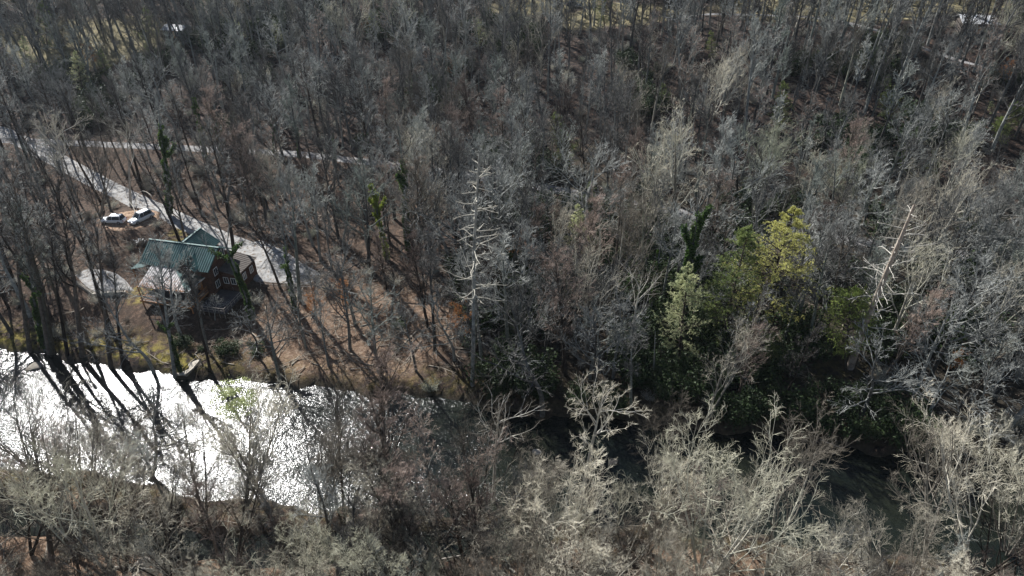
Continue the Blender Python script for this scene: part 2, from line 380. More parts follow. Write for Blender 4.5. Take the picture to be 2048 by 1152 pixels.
def road(name, P, w, mat, lift=0.07):
    u = np.linspace(0, len(P)-1, 260); x = np.interp(u, range(len(P)), P[:,0]); y = np.interp(u, range(len(P)), P[:,1])
    k = np.ones(9)/9; x = np.convolve(np.pad(x, 4, 'edge'), k, 'valid'); y = np.convolve(np.pad(y, 4, 'edge'), k, 'valid')
    gx, gy = np.gradient(x), np.gradient(y); L = np.hypot(gx, gy); rows = []
    for j, o in enumerate(np.linspace(-1, 1, 7)):
        ww = w*(1 + 0.12*vnoise(u*1.7, u*0+j, 21)) ; X, Y = x - gy/L*o*ww, y + gx/L*o*ww
        rows.append(np.stack([X, Y, hg(X, Y) + lift*(1 if abs(o) < 0.99 else -0.6)], -1))
    I = np.arange(7*260).reshape(7, 260); F = np.stack([I[:-1,:-1], I[:-1,1:], I[1:,1:], I[1:,:-1]], -1).reshape(-1, 4)
    tag(link(name, mesh_np(name, np.concatenate(rows), [F], [mat])), kind='structure')
road('gravel_road', *paths['gravel_road'], M['gravel'])
road('valley_road', *paths['valley_road'], M['asphalt'])
road('hill_road', paths['hill_road'][0], 1.2, M['asphalt'])
def pad(name, poly, mat, lift=0.09):
    A = np.array([p[:2] for p in poly]); c = A.mean(0); n = 48; rings = [np.array([[c[0], c[1]]])]
    per = np.array([A[int(k*len(A)/n) % len(A)]*(1-(k*len(A)/n) % 1) + A[(int(k*len(A)/n)+1) % len(A)]*((k*len(A)/n) % 1) for k in range(n)])
    V = []
    for r in np.linspace(0.12, 1, 9):
        q = c + (per-c)*r*(1 + 0.05*vnoise(np.arange(n)*0.7, np.full(n, r), 5)[:, None]*(r > .9)); V.append(np.column_stack([q, hg(q[:,0], q[:,1]) + (lift if r < .99 else -0.05)]))
    I = np.arange(9*n).reshape(9, n); I2 = np.roll(I, -1, 1)
    F = np.stack([I[:-1], I[1:], I2[1:], I2[:-1]], -1).reshape(-1, 4)
    tag(link(name, mesh_np(name, np.concatenate(V), [F, I[0][None]], [mat])), kind='structure')
pad('parking_lot', [G(px, py) for px, py in [(478,492),(520,478),(570,500),(620,535),(640,560),(600,575),(560,566),(510,566),(485,540)]], M['gravel'])
pad('stone_patio', [G(px, py) for px, py in [(148,550),(175,536),(205,538),(232,545),(255,562),(270,582),(240,580),(215,590),(190,585),(170,572)]], M['gravel'])
pad('parking_spot', [G(px, py) for px, py in [(195,440),(240,424),(300,418),(330,426),(310,450),(260,462),(210,462)]], M['ground'])

# ------------------------------------------------------------------ trees
rng = np.random.default_rng(11)
def norm(a): return a/np.maximum(np.linalg.norm(a, axis=-1, keepdims=True), 1e-9)
def grow(S, D, L, n, bend, up):
    m = len(S); P = np.zeros((m, n, 3)); P[:,0] = S; d = norm(D)
    for i in range(1, n):
        P[:,i] = P[:,i-1] + d*(L/(n-1))[:,None]
        d = norm(d + rng.normal(0, bend, (m,3)) + np.array([0,0,1.0])*up)
    return P
def kids(P, L, Rr, per, t0, t1, ang, lr, rr, taper=1.0, jit=0.3):
    """children spawned along parents; returns S, D, L, R"""
    m, n, _ = P.shape
    t = t0 + (t1-t0)*((np.arange(per)[None]+rng.random((m,per)))/per)
    f = t*(n-1); i = np.minimum(f.astype(int), n-2); w = (f-i)[...,None]
    ar = np.arange(m)[:,None]; A, B = P[ar,i], P[ar,i+1]; S = A*(1-w)+B*w; T = norm(B-A)
    rv = norm(np.cross(T, rng.normal(size=T.shape))); a = ang + rng.normal(0, 0.15, t.shape)
    D = T*np.cos(a)[...,None] + rv*np.sin(a)[...,None]
    Lk = L[:,None]*lr*(1 - taper*0.6*t)*(1+rng.uniform(-jit, jit, t.shape))
    Rk = Rr[:,None]*rr*(1-0.7*t)
    return S.reshape(-1,3), D.reshape(-1,3), Lk.ravel(), Rk.ravel()
def tubes(P, R0, R1, k):
    m, n, _ = P.shape
    T = np.zeros_like(P); T[:,:-1] = P[:,1:]-P[:,:-1]; T[:,-1] = T[:,-2]; T = norm(T)
    ref = np.where(np.abs(T[:,:1,2:3]) < 0.9, np.array([0,0,1.0]), np.array([1.0,0,0]))
    U = norm(np.cross(T, np.broadcast_to(ref, T.shape))); W = np.cross(T, U)
    rad = (R0[:,None]*(1-np.linspace(0,1,n)) + R1[:,None]*np.linspace(0,1,n))[...,None,None]
    th = np.arange(k)*2*PI/k
    V = P[:,:,None] + rad*(np.cos(th)[None,None,:,None]*U[:,:,None] + np.sin(th)[None,None,:,None]*W[:,:,None])
    I = np.arange(m*n*k).reshape(m, n, k); J = np.roll(I, -1, 2)
    F = np.stack([I[:,:-1], J[:,:-1], J[:,1:], I[:,1:]], -1).reshape(-1, 4)
    return V.reshape(-1,3), F
def merge(parts):
    Vs, Fs, ms, b = [], [], [], 0
    for V, F, mi in parts: Vs.append(V); Fs.append(F+b); ms.append(np.full(len(F), mi)); b += len(V)
    return np.concatenate(Vs), Fs, np.concatenate(ms)
def leaves(Cn, size, asp=0.6, flat=0.0, along=None):
    m = len(Cn); a = norm(rng.normal(size=(m,3))) if along is None else norm(along + rng.normal(0,0.35,(m,3)))
    nrm = norm(rng.normal(size=(m,3)) + np.array([0,0,flat])); u = norm(np.cross(nrm, a)); a2 = np.cross(u, nrm)
    s = size*(0.6+0.8*rng.random(m))[:,None]
    V = np.stack([Cn-a2*s, Cn+u*s*asp, Cn+a2*s, Cn-u*s*asp], 1).reshape(-1,3)
    return V, np.arange(m*4).reshape(m,4)
def trunk_line(H, r0, lean=0.0, wig=0.03, n=10):
    P = grow(np.zeros((1,3)), np.array([[lean,0,1.0]]), np.array([H]), n, wig, 0.06)
    return P
def bare_tree(H=20, form='tall', twig=0.014, dens=1.0, mats=('bark_grey','twig_grey'), stems=1):
    """returns (trunk mesh, crown mesh). form: tall | vase | round | fine"""
    tr, cr = [], []
    q = dict(tall=dict(t0=0.42,t1=0.97,n1=15,a1=0.75,l1=0.30,up1=0.16,top=0.93), vase=dict(t0=0.16,t1=0.8,n1=9,a1=0.55,l1=0.62,up1=0.15,top=0.8),
             round=dict(t0=0.33,t1=0.9,n1=12,a1=0.95,l1=0.42,up1=0.10,top=0.82), fine=dict(t0=0.2,t1=0.95,n1=22,a1=0.55,l1=0.36,up1=0.15,top=0.9),
             crooked=dict(t0=0.3,t1=0.9,n1=10,a1=1.05,l1=0.5,up1=0.05,top=0.8), fork=dict(t0=0.5,t1=0.86,n1=8,a1=0.5,l1=0.46,up1=0.12,top=0.86), slim=dict(t0=0.55,t1=0.98,n1=10,a1=0.6,l1=0.2,up1=0.2,top=0.97))[form]
    r0 = H*0.0125/math.sqrt(stems)*(1.15 if form in ('round','crooked') else 1)
    for s in range(stems):
        a = rng.random()*2*PI; ln = 0.0 if stems == 1 else 0.22+0.2*rng.random()
        P0 = grow(np.zeros((1,3)), np.array([[ln*math.cos(a), ln*math.sin(a), 1.0]]), np.array([H*q['top']*(1-0.12*s*rng.random())]), 11, 0.022 if form != 'crooked' else 0.11, 0.03)
        tr.append((*tubes(P0, np.array([r0*1.15]), np.array([r0*0.16]), 8), 0))
        L0, R0 = np.array([H*1.0]), np.array([r0])
        n1 = max(5, int(q['n1']/(stems**0.6)))
        S,D,L,Rr = kids(P0, L0, R0, n1, q['t0'], q['t1'], q['a1'], q['l1'], 0.62, 1.0)
        cut = rng.random(len(S)) > 0.08; S,D,L,Rr = S[cut],D[cut],L[cut],Rr[cut]
        P1 = grow(S, D, L, 7, 0.12 if form != 'crooked' else 0.24, q['up1'])
        cr.append((*tubes(P1, Rr, Rr*0.25, 5), 0))
        S,D,L2,R2 = kids(P1, L, Rr, 6, 0.22, 1.0, 0.72, 0.52, 0.62)
        # leader shoots at the top of the stem
        St,Dt,Lt,Rt = kids(P0, L0, R0, 8, 0.82, 1.0, 0.4, 0.16, 0.5, 0.5)
        S,D,L2,R2 = np.concatenate([S,St]),np.concatenate([D,Dt]),np.concatenate([L2,Lt]),np.concatenate([R2,Rt])
        P2 = grow(S, D, L2, 5, 0.14, 0.10); thick = 0 if mats[1] == 'twig_cream' or form == 'fine' else 1; R2 = np.maximum(R2, twig*(2.6 if thick else 1.7))
        cr.append((*tubes(P2, R2, R2*0.35, 4), 0))
        S,D,L3,R3 = kids(P2, L2, R2, max(3, int(5*dens)), 0.15, 1.0, 0.7, 0.55, 0.55)
        P3 = grow(S, D, L3, 4, 0.13, 0.07); R3 = np.maximum(R3, twig*(1.5 if thick else 1.05))
        cr.append((*tubes(P3, R3, R3*0.5, 3), 1))
        S,D,L4,R4 = kids(P3, L3, R3, max(2, int((3 if thick else 5)*dens+.5)), 0.15, 1.0, 0.65, 0.62, 0.6)
        L4 = np.maximum(L4, 0.35)
        P4 = grow(S, D, L4, 3, 0.12, 0.05)
        cr.append((*tubes(P4, np.full(len(L4), twig), np.full(len(L4), twig*0.35), 3), 1))
    ms = [M[k] for k in mats]
    V,F,mi = merge(tr); tm = mesh_np('trunk', V, F, [ms[0]], mi*0)
    V,F,mi = merge(cr); cm = mesh_np('crown', V, F, ms, mi)
    return tm, cm
def snag(H, seed_lean=0.0, n1=34, t0=0.35, t1=0.97, mat='bark_dead', lr=0.16, r=0.0105, tp=0.003, bm='bark_pale'):
    P0 = trunk_line(H, 0.3, 0, 0.012, 14)
    tm = mesh_np('trunk', *_sg(tubes(P0, np.array([H*r]), np.array([H*tp]), 9)), [M[mat]])
    S,D,L,Rr = kids(P0, np.array([H]), np.array([H*0.006]), n1, t0, t1, 1.5, lr, 0.7, 1.2, 0.7)
    P1 = grow(S, D, L, 6, 0.11, 0.0); parts = [(*tubes(P1, np.maximum(Rr*.8, .04), np.maximum(Rr*.3, 0.02), 5), 0)]
    S,D,L2,R2 = kids(P1, L, np.maximum(Rr,.05), 3, 0.4, 1.0, 0.8, 0.35, 0.5)
    parts.append((*tubes(grow(S, D, L2, 4, 0.25, 0.05), np.maximum(R2,.022), np.full(len(R2), .012), 4), 0))
    if n1 < 20: return [tm] + [mesh_np('branch', *_sg(tubes(P1[i:i+1], np.maximum(Rr[i:i+1],.05), np.array([.02]), 5)), [M['bark_pale']]) for i in range(n1)]
    V,F,mi = merge(parts); return tm, mesh_np('dead_branches', V, F, [M[bm]], mi*0)
def _sg(vf): return vf[0], [vf[1]]
def conifer(H, mat, w=0.24, t0=0.22, nb=90, asp=0.16, droop=-0.04, dens=9, lsize=0.20, bark='bark_brown', roundtop=False):
    P0 = trunk_line(H, 0.3, 0, 0.012, 12)
    tm = mesh_np('trunk', *_sg(tubes(P0, np.array([H*0.013]), np.array([H*0.002]), 8)), [M[bark]])
    m = nb; t = t0 + (1-t0)*np.sort(rng.random(m)); f = t*11; i = np.minimum(f.astype(int), 10); wv = (f-i)[:,None]
    S = P0[0,i]*(1-wv) + P0[0,i+1]*wv; az = rng.random(m)*2*PI; el = 0.15+0.5*(t-t0)
    D = np.stack([np.cos(az), np.sin(az), el], -1); u = (t-t0)/(1-t0)
    prof = np.sin(np.clip(u*PI*0.95+0.1,0,PI))**0.6 if roundtop else np.minimum(1, (1-u)**0.75*1.05+0.04)*(0.6+0.4*np.minimum(1,u*4))
    L = H*w*prof*(0.65+0.6*rng.random(m))
    P1 = grow(S, D, L, 7, 0.09, droop)
    parts = [(*tubes(P1, np.maximum(L*.02,.03), np.full(m,.01), 4), 0)]
    S,D2,L2,R2 = kids(P1, L, L*.012, dens, 0.2, 1.0, 0.85, 0.42, 0.5)
    P2 = grow(S, D2, L2, 5, 0.12, droop); parts.append((*tubes(P2, np.full(len(L2),.014), np.full(len(L2),.006), 3), 0))
    # needle sprays along branchlets
    k = 12; ts = rng.random((len(P2),k))*4; ii = np.minimum(ts.astype(int),3); ww=(ts-ii)[...,None]; ar=np.arange(len(P2))[:,None]
    A,B = P2[ar,ii],P2[ar,ii+1]; Cn = (A*(1-ww)+B*ww).reshape(-1,3) + rng.normal(0,.07,(len(P2)*k,3)); al=(B-A).reshape(-1,3)
    parts.append((*leaves(Cn, lsize, 0.22, 1.2, norm(al)), 1))
    V,F,mi = merge(parts); return tm, mesh_np('crown', V, F, [M[bark], M[mat]], mi)
def leaf_sleeve(P0, H, r0, t0, t1, mat, n, spread=0.5, size=0.13):
    t = t0+(t1-t0)*rng.random(n); f=t*(P0.shape[1]-1); i=np.minimum(f.astype(int),P0.shape[1]-2); w=(f-i)[:,None]
    c = P0[0,i]*(1-w)+P0[0,i+1]*w; a=rng.random(n)*2*PI
    clump = 0.7+1.3*vnoise(t*H*0.9, a*1.1, 31)
    keep = vnoise(t*H*0.8+40, a*0.9, 33) > -0.06; t, a, i, w, c, clump = t[keep], a[keep], i[keep], w[keep], c[keep], clump[keep]; n = len(t)
    rad = (r0*(1-t*0.6)+spread*clump*(1-0.45*t)*np.sqrt(rng.random(n)))
    c = c + np.stack([np.cos(a)*rad, np.sin(a)*rad, rng.normal(0,.1,n)], -1)
    V,F = leaves(c, size, 0.75); return mesh_np('ivy', V, [F], [M[mat]])
def ivy_tree(H, mat='ivy', t1=0.75, n=6500, limbs=3, spread=0.45):
    P0 = trunk_line(H, 0.3, 0, 0.05, 11); tm = mesh_np('trunk', *_sg(tubes(P0, np.array([H*0.013]), np.array([H*0.003]), 8)), [M['bark_grey']])
    S,D,L,Rr = kids(P0, np.array([H]), np.array([H*.012]), 9, 0.45, 0.97, 0.7, 0.32, 0.6)
    P1 = grow(S,D,L,7,0.16,0.14); parts=[(*tubes(P1,Rr,Rr*.25,5),0)]
    S,D,L2,R2 = kids(P1,L,Rr,6,0.3,1.0,0.7,0.45,0.6); P2=grow(S,D,L2,5,.2,.1); parts.append((*tubes(P2,np.maximum(R2,.025),np.full(len(L2),.012),4),1))
    S,D,L3,R3 = kids(P2,L2,R2,5,0.2,1.0,0.7,0.5,0.6); parts.append((*tubes(grow(S,D,L3,3,.2,.1),np.full(len(L3),.014),np.full(len(L3),.006),3),1))
    V,F,mi = merge(parts); cm = mesh_np('crown', V, F, [M['bark_grey'],M['twig_grey']], mi)
    iv = [(leaf_sleeve(P0, H, H*.013, 0.03, t1, mat, n, spread))]
    # ivy runs out along the first limbs
    Vs,b,Fs=[],0,[]
    me = iv[0]; co=np.zeros(len(me.vertices)*3,np.float32); me.vertices.foreach_get('co',co); Vs.append(co.reshape(-1,3))
    for j in range(limbs):
        q = P1[j][None]; t=rng.random(n//14)*0.6; f=t*6; i=np.minimum(f.astype(int),5); w=(f-i)[:,None]
        c=q[0,i]*(1-w)+q[0,i+1]*w+rng.normal(0,.16,(len(t),3)); Vs.append(leaves(c,.13,.75)[0])
    V=np.concatenate(Vs); im=mesh_np('ivy',V,[np.arange(len(V)).reshape(-1,4)],[M[mat]])
    return tm, cm, im
def put(parts, name, B, T=None, s=None, rz=0.0, lean=(0,0), names=('trunk','crown'), H=20.0):
    """a tree thing: Empty at its base with its parts"""
    e = empty(name, B)
    if T is not None:
        v = np.array(T)-np.array(B); L = np.linalg.norm(v); s = L/H; v = v/L; lean = (v[0], v[1])
    else: v = norm(np.array([lean[0], lean[1], 1.0]))
    # tilt z onto v, spin about own axis
    import mathutils
    q = mathutils.Vector((0,0,1)).rotation_difference(mathutils.Vector(v)) @ mathutils.Quaternion((0,0,1), rz)
    e.rotation_mode = 'QUATERNION'; e.rotation_quaternion = q; e.scale = (s,s,s)
    for nm, me in zip(names, parts): link(nm, me, e)
    return e
def top_from_px(B, tpx, tpy):
    o = np.array([0,0,CAM_H]); n = np.array([B[0], B[1], 0.0]); n /= np.linalg.norm(n)
    d = ray(tpx, tpy); t = n.dot(B-o)/n.dot(d); return o + d*t
def base_of(px, py): p = G(px, py); p[2] = float(hg(p[0], p[1])) - 0.15; return p

H0 = 20.0
PROTO = {
 'tall_a': bare_tree(H0,'tall',0.015,1.0), 'tall_b': bare_tree(H0,'tall',0.015,0.9,('bark_brown','twig_grey')),
 'round_a': bare_tree(H0,'round',0.015,1.0), 'round_b': bare_tree(H0,'crooked',0.016,1.0,('bark_grey','twig_grey')),
 'vase_a': bare_tree(H0,'vase',0.012,1.0,('bark_light','twig_cream')), 'vase_b': bare_tree(H0,'vase',0.012,1.0,('bark_light','twig_cream'),2),
 'vase_c': bare_tree(H0,'vase',0.012,1.0,('bark_light','twig_cream'),4), 'fine_a': bare_tree(H0,'fine',0.014,1.0,('bark_brown','twig_red')),
 'fine_b': bare_tree(H0,'fine',0.014,0.9,('bark_grey','twig_red'),3), 'sparse_a': bare_tree(H0,'slim',0.016,0.8,('bark_brown','twig_grey')),
 'upright_a': bare_tree(H0,'fine',0.012,1.0,('bark_brown','twig_cream'),2), 'upright_b': bare_tree(H0,'vase',0.012,0.8,('bark_brown','twig_cream'),3),
 'pale_a': bare_tree(H0,'fork',0.013,0.9,('bark_pale','twig_cream')),
 'far_a': bare_tree(H0,'tall',0.026,0.75), 'far_b': bare_tree(H0,'tall',0.026,0.75,('bark_grey','twig_red')), 'far_c': bare_tree(H0,'slim',0.028,0.7),
 'far_d': bare_tree(H0,'fine',0.024,0.6,('bark_grey','twig_grey')),
}
DESC = {'upright':'thin upright bare tree', 'tall':'tall straight bare tree', 'round':'broad crooked-limbed bare tree', 'vase':'pale-twigged spreading bare tree', 'fine':'brown fine-twigged bare tree', 'sparse':'slim dark-trunked bare tree', 'pale':'white-barked bare tree','far':'slender bare tree'}

# --- hand-placed trees: base px, top px, prototype, unique label
notable = [
 ((1160,1000),(1225,768),'pale_a','white-limbed bare sycamore with forked crown standing over the dark gap in the river'),
 ((1322,935),(1335,792),'vase_c','brown fan-shaped bare tree just right of the white forked sycamore'),
 ((772,1045),(757,722),'fine_a','tall brown dense-twigged tree with thick straight trunk on the near bank, mid-river'),
 ((628,1060),(618,792),'vase_b','greenish vase-shaped bare tree right of the leafy-topped tree on the near bank'),
 ((300,965),(350,742),'round_b','black crooked bare tree curving up against the bright glinting river'),
 ((105,1150),(75,820),'vase_a','many-limbed bare tree rising before the white river at lower left'),
 ((235,1160),(180,830),'vase_b','tall bare tree with thick trunk in front of the side channel at lower left'),
 ((150,445),(112,226),'pale_a','pale grey forked tree with broad crown in front of the road junction at far left'),
 ((262,415),(245,242),'pale_a','pale straight bare tree standing beside the gravel road above the parked cars'),
 ((200,435),(182,240),'vase_c','grey many-stemmed bare tree between the two pale forked trees at left'),
 ((1252,722),(1277,540),'pale_a','small-crowned white-stemmed tree left of the ivy-covered trunks'),
 ((1222,600),(1242,402),'sparse_a','thin bare tree with a pale tufted top below the valley road'),
 ((1352,500),(1345,222),'vase_a','large pale spreading bare tree above the ivy-covered trunks'),
 ((1495,455),(1512,212),'vase_b','wide pale bare crown at the foot of the hill left of the olive hemlock'),
 ((1745,600),(1842,343),'vase_a','pale bare tree whose top rises behind the leaning dead pine'),
 ((1700,480),(1690,290),'vase_c','small pale bare crown above the leaning dead pine on the dark slope'),
 ((1410,850),(1500,665),'vase_b','pale forked bare tree leaning right at the dark far bank'),
 ((1960,730),(2030,505),'vase_a','large pale bare tree at the right edge above the far bank'),
 ((1085,830),(1080,575),'round_b','twisted white-limbed bare tree leaning over the dark river bend'),
 ((1190,790),(1195,600),'round_a','broad bare tree overhanging the shaded far bank'),
 ((560,760),(520,595),'round_a','thick-trunked spreading tree leaning over the far bank right of the boulder'),
 ((430,640),(425,590),'round_b','low spreading bare tree directly below the cabin deck'),
 ((700,700),(690,520),'round_a','bare tree with pale limbs over the striped sunny leaf litter'),
 ((870,700),(860,480),'tall_a','bare tree just left of the upright dead pine'),
 ((985,1010),(1010,790),'pale_a','leaning pale bare tree over the riffles left of the white sycamore'),
 ((1530,1165),(1600,885),'vase_b','pale bare tree with white limbs before the dark pool'),
 ((1400,1180),(1470,870),'vase_c','huge cream-twigged bare tree in the bottom foreground right of centre'),
 ((1950,1190),(1960,850),'vase_b','massive cream-twigged bare tree at the lower right corner'),
 ((1780,1190),(1700,1000),'vase_a','white-branched bare tree at the bottom below the dark pool'),
 ((1850,1125),(1880,848),'vase_a','wide silvery-cream crown overhanging the right end of the dark pool'),
 ((2010,1120),(2015,862),'vase_c','cream-twigged crown at the right edge beside the wide silvery one'),
 ((1120,1130),(1125,905),'vase_c','dense cream-twigged tree below the gap between the riffles and the sycamore'),
 ((62,1110),(40,860),'upright_a','thin dark-stemmed tree at the left edge of the near bank'),
 ((152,1120),(128,838),'upright_b','forked thin-stemmed tree beside the lower left corner, against the river'),
 ((208,1062),(190,852),'upright_a','slim tree at the water edge of the lower left bank'),
 ((335,1110),(302,895),'upright_b','slender forked tree standing by the flat pale rock in the side channel'),
 ((410,1045),(402,850),'upright_a','slim tree just left of the leafy-topped tree'),
 ((548,1045),(540,832),'upright_a','slim tree between the leafy-topped tree and the greenish vase tree'),
 ((690,1062),(682,800),'upright_b','forked thin-stemmed tree just left of the tall dense-twigged mid-river tree'),
 ((842,1080),(832,850),'upright_a','slim upright tree just right of the tall dense-twigged mid-river tree'),
 ((945,1062),(938,838),'upright_b','forked slim tree screening the middle of the river'),
 ((1062,1070),(1042,852),'upright_a','slim upright tree left of the white forked sycamore'),
 ((250,1155),(232,905),'upright_b','brown-stemmed forked tree at the bottom edge above the long pale log'),
 ((470,1150),(450,930),'upright_a','thin tree at the bottom edge right of the long pale log'),
 ((880,1090),(905,880),'fine_b','reddish fine-twigged clump on the near bank left of the riffles'),
 ((1720,840),(1790,640),'round_b','tangled bare tree with drooping pale limbs right of the round evergreen'),
 ((1850,870),(1890,690),'round_b','sprawling silver-limbed bare tree over the shaded far bank at right'),
 ((420,740),(385,560),'sparse_a','slender leaning tree right of the wedge boulder'),
 ((60,705),(20,420),'sparse_a','tall dark-trunked tree at the left end of the far bank'),
 ((100,712),(38,380),'sparse_a','second tall dark trunk from the left end of the far bank'),
 ((107,712),(60,430),'tall_b','dark trunk in the pair standing close together at the left far bank'),
 ((135,712),(100,480),'sparse_a','slim tree right of the close pair at the left far bank'),
 ((165,712),(120,380),'tall_b','thick dark double-crowned tree on the far bank below the stone patio'),
 ((222,735),(180,470),'sparse_a','tall leaning trunk between the stone patio and the river'),
 ((245,735),(228,520),'sparse_a','thin trunk just left of the wedge boulder mooring bank'),
 ((310,752),(240,560),'round_b','low leaning tree bending toward the river left of the wedge boulder'),
 ((350,755),(322,500),'tall_a','straight trunk at the wedge boulder in the river edge'),
 ((470,515),(430,260),'tall_b','tall dark tree standing between the cabin and the gravel lot'),
 ((560,575),(500,410),'tall_b','dark forked tree in the gravel lot right of the cabin'),
 ((600,600),(575,340),'tall_a','bare tree at the right edge of the gravel lot'),
]
VIS = []
placed = []   # (x, y, r)
def ok(x, y, r):
    for (a, b, c) in placed:
        if (a-x)**2+(b-y)**2 < (r+c)**2*0.25: return False
    return True
n_ind = 0
for (bp, tp, pk, lab) in notable:
    B = base_of(*bp); T = top_from_px(B, *tp)
    o = put(PROTO[pk], 'bare_tree', B, T, rz=rng.random()*6.28, H=H0*0.93)
    tag(o, lab, 'bare tree', 'leafless trees of the river valley'); placed.append((B[0],B[1],3.2)); n_ind += 1

# --- ivy-covered trees
ivyP = {'a': ivy_tree(H0), 'b': ivy_tree(H0, 'ivy', 0.55, 4500, 2, 0.35), 'bright': ivy_tree(H0, 'ivy_bright', 0.85, 7000, 5, 0.6), 'dark': ivy_tree(H0,'ivy',0.85,9000,6,0.6)}
for (bp, tp, k, lab) in [
 ((1335,680),(1395,395),'dark','big forked tree thickly clad in dark ivy left of the hemlocks'),
 ((1300,650),(1325,455),'a','ivy-covered trunk just left of the big forked ivy tree'),
 ((1375,560),(1395,470),'b','thin ivy-clad trunk above the pale hemlock'),
 ((340,432),(316,196),'a','leaning ivy-wrapped trunk crossing the valley road left of the other ivy trunks'),
 ((412,318),(380,160),'a','tall ivy-wrapped trunk standing at the valley road right of the leaning one'),
 ((440,305),(430,240),'b','short ivy-clad forked stub beside the valley road'),
 ((548,308),(540,215),'b','ivy-clad trunk pair by the valley road left of the road bend'),
 ((597,318),(594,225),'b','thin ivy trunk by the valley road bend'),
 ((670,325),(664,235),'b','small Y-shaped ivy trunk right of the road bend'),
 ((742,322),(730,235),'b','dark ivy stem on the lower slope right of the Y-shaped one'),
 ((818,505),(800,265),'a','tall ivy-covered tree upright in the middle of the valley floor'),
 ((775,520),(742,350),'bright','bright yellow-green ivy-topped tree left of the tall upright ivy tree'),
 ((505,640),(445,400),'b','leaning dark tree with green ivy on its trunk right of the cabin'),
 ((360,745),(325,590),'b','ivy-wrapped trunk leaning over the wedge boulder'),
 ((90,700),(30,470),'b','ivy-green leaning trunk on the far bank at far left'),
 ((590,620),(560,430),'b','ivy-footed trunk at the lower edge of the gravel lot'),
 ((1450,590),(1440,470),'b','ivy-clad trunk in the shade behind the green hemlock')]:
    B = base_of(*bp); T = top_from_px(B, *tp)
    o = put(ivyP[k], 'ivy_tree', B, T, rz=rng.random()*6.28, names=('trunk','crown','ivy'), H=H0*0.95)
    tag(o, lab, 'ivy-covered tree', 'ivy-covered trees'); placed.append((B[0],B[1],3))
# --- evergreens
conP = {'olive': conifer(H0,'needle_olive',0.33,0.30,85,0.16,-0.03,11,0.15), 'green': conifer(H0,'needle_green',0.27,0.12,120,0.16,-0.05,10,0.15),
        'pale': conifer(H0,'needle_pale',0.21,0.25,90,0.16,-0.02,9,0.15), 'round': conifer(H0,'needle_vivid',0.30,0.22,150,0.16,0.02,11,0.15,roundtop=True)}
for (bp, tp, k, lab) in [
 ((1502,690),(1590,416),'olive','tall sunlit olive-yellow hemlock, the brightest evergreen in the wood'),
 ((1440,700),(1503,448),'green','green hemlock just left of the olive-yellow one'),
 ((1355,745),(1378,520),'pale','pale grey-green hemlock with narrow top right of the ivy trunks'),
 ((1690,740),(1705,582),'round','small round bright green evergreen at the foot of the leaning dead pine'),
 ((1140,335),(1110,222),'green','slim green conifer on the slope above the valley road at centre'),
 ((1560,265),(1566,160),'green','dark green conifer on the hillside right of centre'),
 ((1778,245),(1776,148),'green','conifer high on the right hillside'),
 ((1815,355),(1812,285),'green','left one of two low evergreens below the hillside at right'),
 ((1868,360),(1868,296),'green','right one of two low evergreens below the hillside at right'),
 ((2010,300),(2002,236),'round','olive-green evergreen bush near the right edge of the hillside'),
 ((2038,262),(2034,205),'round','dark evergreen at the right edge of the frame on the hillside'),
 ((1185,455),(1182,362),'green','small green conifer beside the valley road right of centre'),
 ((1160,560),(1150,410),'pale','dull grey-green conifer left of the thin tufted tree'),
 ((1425,118),(1422,60),'green','small evergreen near the top of the hill right of centre'),
 ((1335,225),(1325,165),'green','pale green evergreen on the mid slope'),
 ((1985,235),(1982,198),'pale','little pale conifer at the upper right'),
 ((1210,60),(1200,-40),'green','green pine at the top edge beside the sunny lawn'),
 ((305,110),(290,10),'green','green conifer left of the white roof at the top'),
 ((95,100),(85,0),'green','green conifer at the sunny clearing, upper left'),
 ((170,200),(150,100),'pale','grey-green evergreen on the left slope under the clearing'),
 ((60,160),(40,70),'pale','grey-green evergreen at the left edge under the clearing'),
 ((480,110),(470,30),'pale','silvery evergreen right of the white roof'),
 ((560,110),(548,40),'pale','silvery evergreen farther right of the white roof'),
 ((750,90),(742,20),'pale','silvery conifer on the upper slope left of centre'),
 ((965,110),(958,35),'pale','grey-green conifer on the upper slope near the centre'),
 ((1540,760),(1545,660),'green','low dark hemlock beneath the olive-yellow one'),
 ((1420,640),(1415,560),'green','dark young hemlock between the ivy tree and the green hemlock'),
 ((215,160),(200,95),'green','dark conifer on the left slope')]:
    B = base_of(*bp); T = top_from_px(B, *tp)
    o = put(conP[k], 'evergreen_tree', B, T, rz=rng.random()*6.28, H=H0)
    tag(o, lab, 'evergreen tree', 'evergreens among the bare wood'); placed.append((B[0],B[1],3))
for (bx, by, tx, ty) in [(1560,265,1566,160),(1778,245,1776,148),(1815,355,1812,285),(1868,360,1868,296),(2010,300,2002,236),(2038,262,2034,205),(1425,118,1422,60),(1335,225,1325,165),(1985,235,1982,198),(1210,60,1200,0),(305,110,290,10),(170,200,150,100),(60,160,40,70),(480,110,470,30),(560,110,548,40),(750,90,742,20),(965,110,958,35),(215,160,200,95),(548,308,540,215),(597,318,594,225),(670,325,664,235),(742,322,730,235),(505,640,445,400)]:
    VIS.append(((min(bx,tx)-9, ty, max(bx,tx)+9, by-(by-ty)*.25), 0.8, bx, by))
